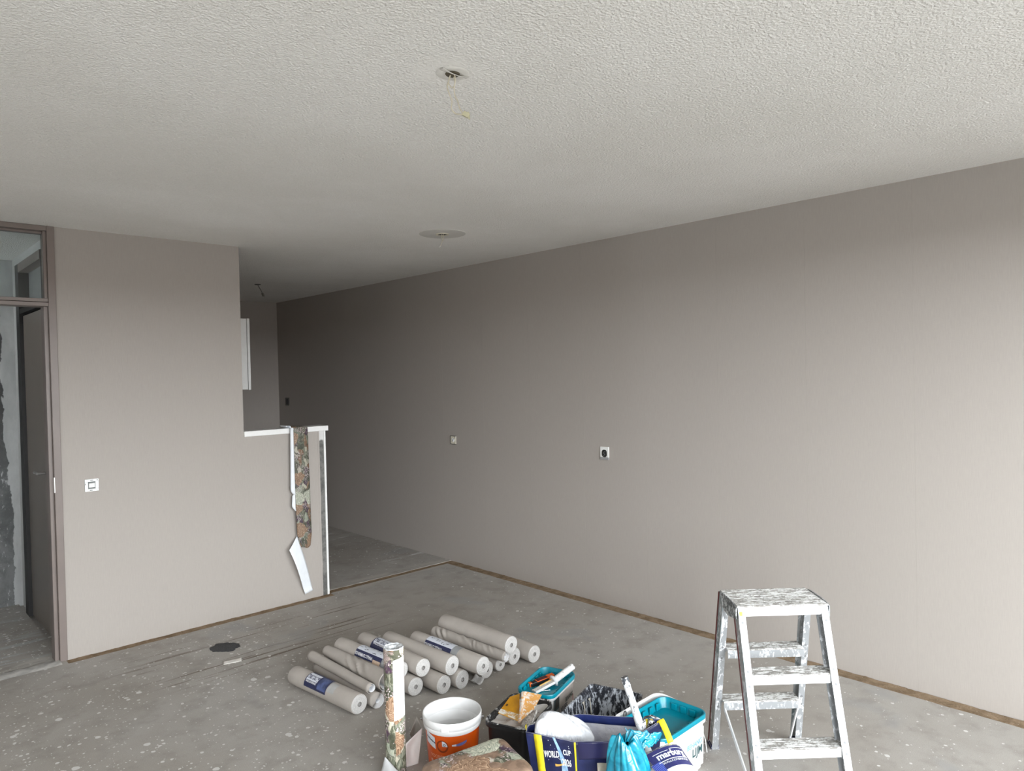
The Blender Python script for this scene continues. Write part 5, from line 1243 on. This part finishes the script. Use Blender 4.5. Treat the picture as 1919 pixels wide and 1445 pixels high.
def drape2(u, v):
    p = wq(0.02 - 0.02 * u, -0.1 + 1.5 * v); return (p.x - 0.02 * u, p.y - 0.05 * u, max(0.003, p.z * (1 - u) + 0.003))
s = MB(); s.sheet(14, 12, drape2); s.build('loose_film', CLEAR, wr_, smooth=180)
WNAVY = simple('violet_navy_print', (0.040, 0.042, 0.165), 0.25, var=0.15)
m = MB(); m.sheet(30, 12, lambda u, v: wq(u, v, 0.003)); nb_ = m.build('printed_band', WNAVY, wr_, smooth=60)
m = MB(); m.sheet(20, 4, lambda u, v: wq(0.10 + 0.37 * u, 0.19 + 0.025 * v, 0.0042)); m.build('printed_rule', INKW, nb_)
m = MB(); m.sheet(20, 4, lambda u, v: wq(0.52 + 0.43 * u, 0.14 + 0.025 * v, 0.0042)); m.build('printed_rule', INKW, nb_)
m = MB(); m.sheet(20, 4, lambda u, v: wq(0.12 + 0.83 * u, 0.615 + 0.04 * v, 0.0042)); m.build('printed_rule', INKW, nb_)
m = MB(); lettering(m, 'marburg', 1.0, lambda x, y: wq(0.53 + x * 0.228, 0.38 - y * 0.42, 0.0045), bold=0.035); m.build('lettering', INKW, nb_)
m = MB(); lettering(m, 'WALLCOVERINGS', 1.0, lambda x, y: wq(0.55 + x * 0.092, 0.745 - y * 0.125, 0.0045), bold=0.02); m.build('lettering', INKW, nb_)
m = MB(); m.sheet(16, 12, lambda u, v: wq(-0.04 + 0.22 * u, 0.55 + 0.9 * v, 0.0036)); 
pt = NT('violet_striped_print'); c = pt.coord(); wv2 = pt.math('FRACT', pt.math('MULTIPLY', pt.math('ADD', pt.xyz(c)[0], pt.xyz(c)[1]), 130)); pt = pt.done(pt.mix(pt.step(wv2, 0.5, 0.6), (0.05, 0.07, 0.36), (0.16, 0.20, 0.62)), 0.2)
m.build('striped_print', pt, wr_, smooth=60)
m = MB(); m.sheet(20, 10, lambda u, v: wq(0.15 + 0.9 * u, 1.01 + 0.6 * v, 0.0034)); m.build('white_print', simple('white_film_print', (0.80, 0.81, 0.83), 0.3, var=0.03), wr_, smooth=60)
# green-backed scrap between the bags
s = MB(); s.sheet(8, 8, lambda u, v: (-0.03 + 0.06 * u, 0.02 - 0.04 * u + 0.012 * v, 0.002 + 0.246 * v - 0.02 * u * u)); gsr = s.build('wallpaper_scrap', simple('beige_scrap', (0.52, 0.48, 0.40), 0.6, var=0.15), smooth=60, solid=(0.001, 0)); gsr.location = (1.990, 1.632, 0.0)
tag(gsr, 'beige scrap poking up between the shopping bag and the teal bag', 'scrap')

# ================================================================== step ladder
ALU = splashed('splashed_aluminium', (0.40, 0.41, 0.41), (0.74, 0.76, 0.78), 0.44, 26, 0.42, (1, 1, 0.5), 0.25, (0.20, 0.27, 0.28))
ALUW = splashed('paint_and_glare_aluminium', (0.82, 0.84, 0.86), (0.55, 0.57, 0.58), 0.26, 40, 0.35)  # white paint together with the glare on the front faces, as colour
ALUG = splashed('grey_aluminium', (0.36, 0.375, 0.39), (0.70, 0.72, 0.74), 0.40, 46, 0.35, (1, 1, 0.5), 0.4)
TREAD = splashed('paint_worn_tread', (0.24, 0.228, 0.21), (0.70, 0.70, 0.69), 0.50, 95, 0.6, (0.3, 1, 1))
RED = simple('dark_red_edge', (0.105, 0.018, 0.016), 0.5, var=0.2)
NAVYR = splashed('navy_rubber', (0.012, 0.016, 0.075), (0.60, 0.62, 0.66), 0.38, 60, 0.6)
cx, cy, yw, Hp = 2.7391, 1.3782, -0.7399, 0.732
wtF, wbF, wtR, wbR, dt, dbF, dbR = 0.1773, 0.1808, 0.186, 0.1962, 0.1047, 0.3402, 0.2674
ld = thing('step_ladder', 'aluminium double sided step ladder with three treads spattered with white paint', 'ladder', (cx, cy, 0.0), yw)
def lp_(side, fr, z, inx=0.0, iny=0.0):
    t = z / Hp
    w = (wbF + (wtF - wbF) * t) if fr > 0 else (wbR + (wtR - wbR) * t)
    d = (dbF + (dt - dbF) * t) if fr > 0 else (dbR + (dt - dbR) * t)
    return Vector((side * (w - inx), -fr * (d - iny), z))
for fr in (1, -1):
    for side in (-1, 1):
        zt = Hp - 0.004
        pb, pt_ = lp_(side, fr, 0.012), lp_(side, fr, zt)
        ax = (pt_ - pb).normalized(); ex = Vector((side, 0, 0)); ey = ax.cross(ex).normalized()
        if ey.y * (-fr) < 0: ey = -ey      # ey points to the outer face of this frame
        # the points lie on the outer face corner; the channel goes inward
        depth = 0.056; wid = 0.027
        mb = MB()
        def seg(a0, a1, b0, b1, mi):
            ca = (a0 + a1) / 2; cb_ = (b0 + b1) / 2
            off = -ex * ca - ey * cb_
            mb.prism(pb + off, pt_ + off, ex * abs(a1 - a0) / 2, ey * abs(b1 - b0) / 2, mi)
        seg(0.0, 0.003, 0.0, depth, 1)                # web
        seg(0.003, wid, 0.0, 0.003, 0)                # outer flange
        seg(0.003, wid, depth - 0.003, depth, 2)      # inner flange
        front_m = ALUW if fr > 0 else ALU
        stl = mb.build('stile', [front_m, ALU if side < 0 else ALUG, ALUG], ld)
        mb = MB(); b = -0.001 if fr < 0 else depth + 0.0005
        if fr > 0: off0 = ex * 0.0014 - ey * (depth - 0.004)
        else: off0 = ex * 0.0014 - ey * 0.004
        mb.prism(pb + off0, pt_ + off0, ex * 0.0014, ey * 0.0045); mb.build('edge_strip', RED, stl)
        for zz in (0.225, 0.262, 0.455, 0.505, 0.675):
            q = lp_(side, fr, zz) - ex * 0.013
            mb = MB(); sgn = 1.0
            if fr > 0: mb.tube([q - ey * 0.001, q + ey * 0.0022], 0.0046, 10)
            else:
                q = q - ey * depth; mb.tube([q + ey * 0.001, q - ey * 0.0022], 0.0046, 10)
            mb.build('rivet', simple('dull_rivet', (0.20, 0.205, 0.21), 0.5) if 'dull_rivet' not in bpy.data.materials else bpy.data.materials['dull_rivet'], stl, smooth=40)
        # rubber foot
        mb = MB(); q0 = pb - ax * 0.012; q0.z = 0.0
        c0 = Vector((-side * 0.014, fr * 0.025, 0)); 
        fz0 = lp_(side, fr, 0.0) + c0; fz1 = lp_(side, fr, 0.022) + c0
        mb.loft([[fz0 + Vector((sx * 0.019, sy * 0.031, 0)) for sx, sy in ((-1, -1), (1, -1), (1, 1), (-1, 1))], [fz1 + Vector((sx * 0.0165, sy * 0.0285, 0)) for sx, sy in ((-1, -1), (1, -1), (1, 1), (-1, 1))]], True, True)
        mb.build('foot', NAVYR, ld, bevel=0.003)
TD = 0.080
for fr in (1, -1):
    for zt in (Hp / 3, 2 * Hp / 3):
        w = abs(lp_(1, fr, zt).x) - (0.0035 if fr > 0 else 0.0285)
        yf = lp_(1, fr, zt).y + fr * 0.0035; yb_ = yf + fr * TD
        mb = MB(); y0, y1 = min(yf, yb_), max(yf, yb_)
        mb.box(-w, w, y0, y1, zt - 0.003, zt, 1)
        for k in range(6):
            yy = y0 + (k + 0.5) * TD / 6; mb.box(-w + 0.002, w - 0.002, yy - 0.004, yy + 0.004, zt - 0.001, zt + 0.0028, 1)
        wl = w - (0.024 if fr > 0 else 0.0)
        mb.box(-wl, wl, y0, y0 + 0.003, zt - 0.034, zt - 0.0031, 0 if fr > 0 else 2); mb.box(-wl, wl, y1 - 0.003, y1, zt - 0.034, zt - 0.0031, 2)
        mb.build('tread', [ALUW, TREAD, ALUG], ld)
# platform: ribbed plate, lips and rounded end brackets
w = wtF + 0.004; d = dt + 0.003
mb = MB(); mb.box(-w, w, -d, d, Hp - 0.004, Hp, 1)
for k in range(14):
    yy = -d + (k + 0.5) * 2 * d / 14; mb.box(-w + 0.003, w - 0.003, yy - 0.005, yy + 0.005, Hp - 0.001, Hp + 0.0026, 1)
mb.box(-w + 0.024, w - 0.024, -d - 0.001, -d + 0.003, Hp - 0.038, Hp - 0.0041, 0); mb.box(-w + 0.024, w - 0.024, d - 0.003, d + 0.001, Hp - 0.038, Hp - 0.0041, 0)
mb.build('platform', [ALUW, TREAD], ld)
for side in (-1, 1):
    mb = MB(); pts = []
    for k in range(13):
        q = -1 + 2 * k / 12; pts.append((q * d, Hp + 0.006 - 0.010 * abs(q) ** 4))
    ring = lambda x: [(x, y, z) for y, z in pts] + [(x, y, Hp - 0.048 - 0.02 * (1 - abs(y / d))) for y, z in reversed(pts)]
    x0 = side * (w + 0.001); x1 = side * (w + 0.0045)
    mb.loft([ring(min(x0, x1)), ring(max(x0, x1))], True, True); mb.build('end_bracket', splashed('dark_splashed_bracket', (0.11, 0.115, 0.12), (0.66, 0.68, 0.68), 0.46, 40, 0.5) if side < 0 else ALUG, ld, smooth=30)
for side in (-1, 1):
    a_ = lp_(side, -1, Hp / 3 - 0.030, 0.034, 0.074); b_ = lp_(side, 1, 0.05, 0.006, 0.055) if side < 0 else lp_(1, -1, 0.02, 0.040, 0.03)
    mb = MB(); mb.prism(a_, b_, (b_ - a_).cross(Vector((0, 0, 1))).normalized() * 0.0025, Vector((0, 0, 0.011))); mb.build('brace', ALUW, ld)
q = lp_(-1, 1, Hp - 0.030) ; mb = MB(); mb.box(q.x + 0.004, q.x + 0.015, q.y - 0.0012, q.y + 0.002, Hp - 0.044, Hp - 0.018); mb.build('sticker', simple('yellow_sticker', (0.75, 0.55, 0.10), 0.5, var=0.2, scale=90), ld)
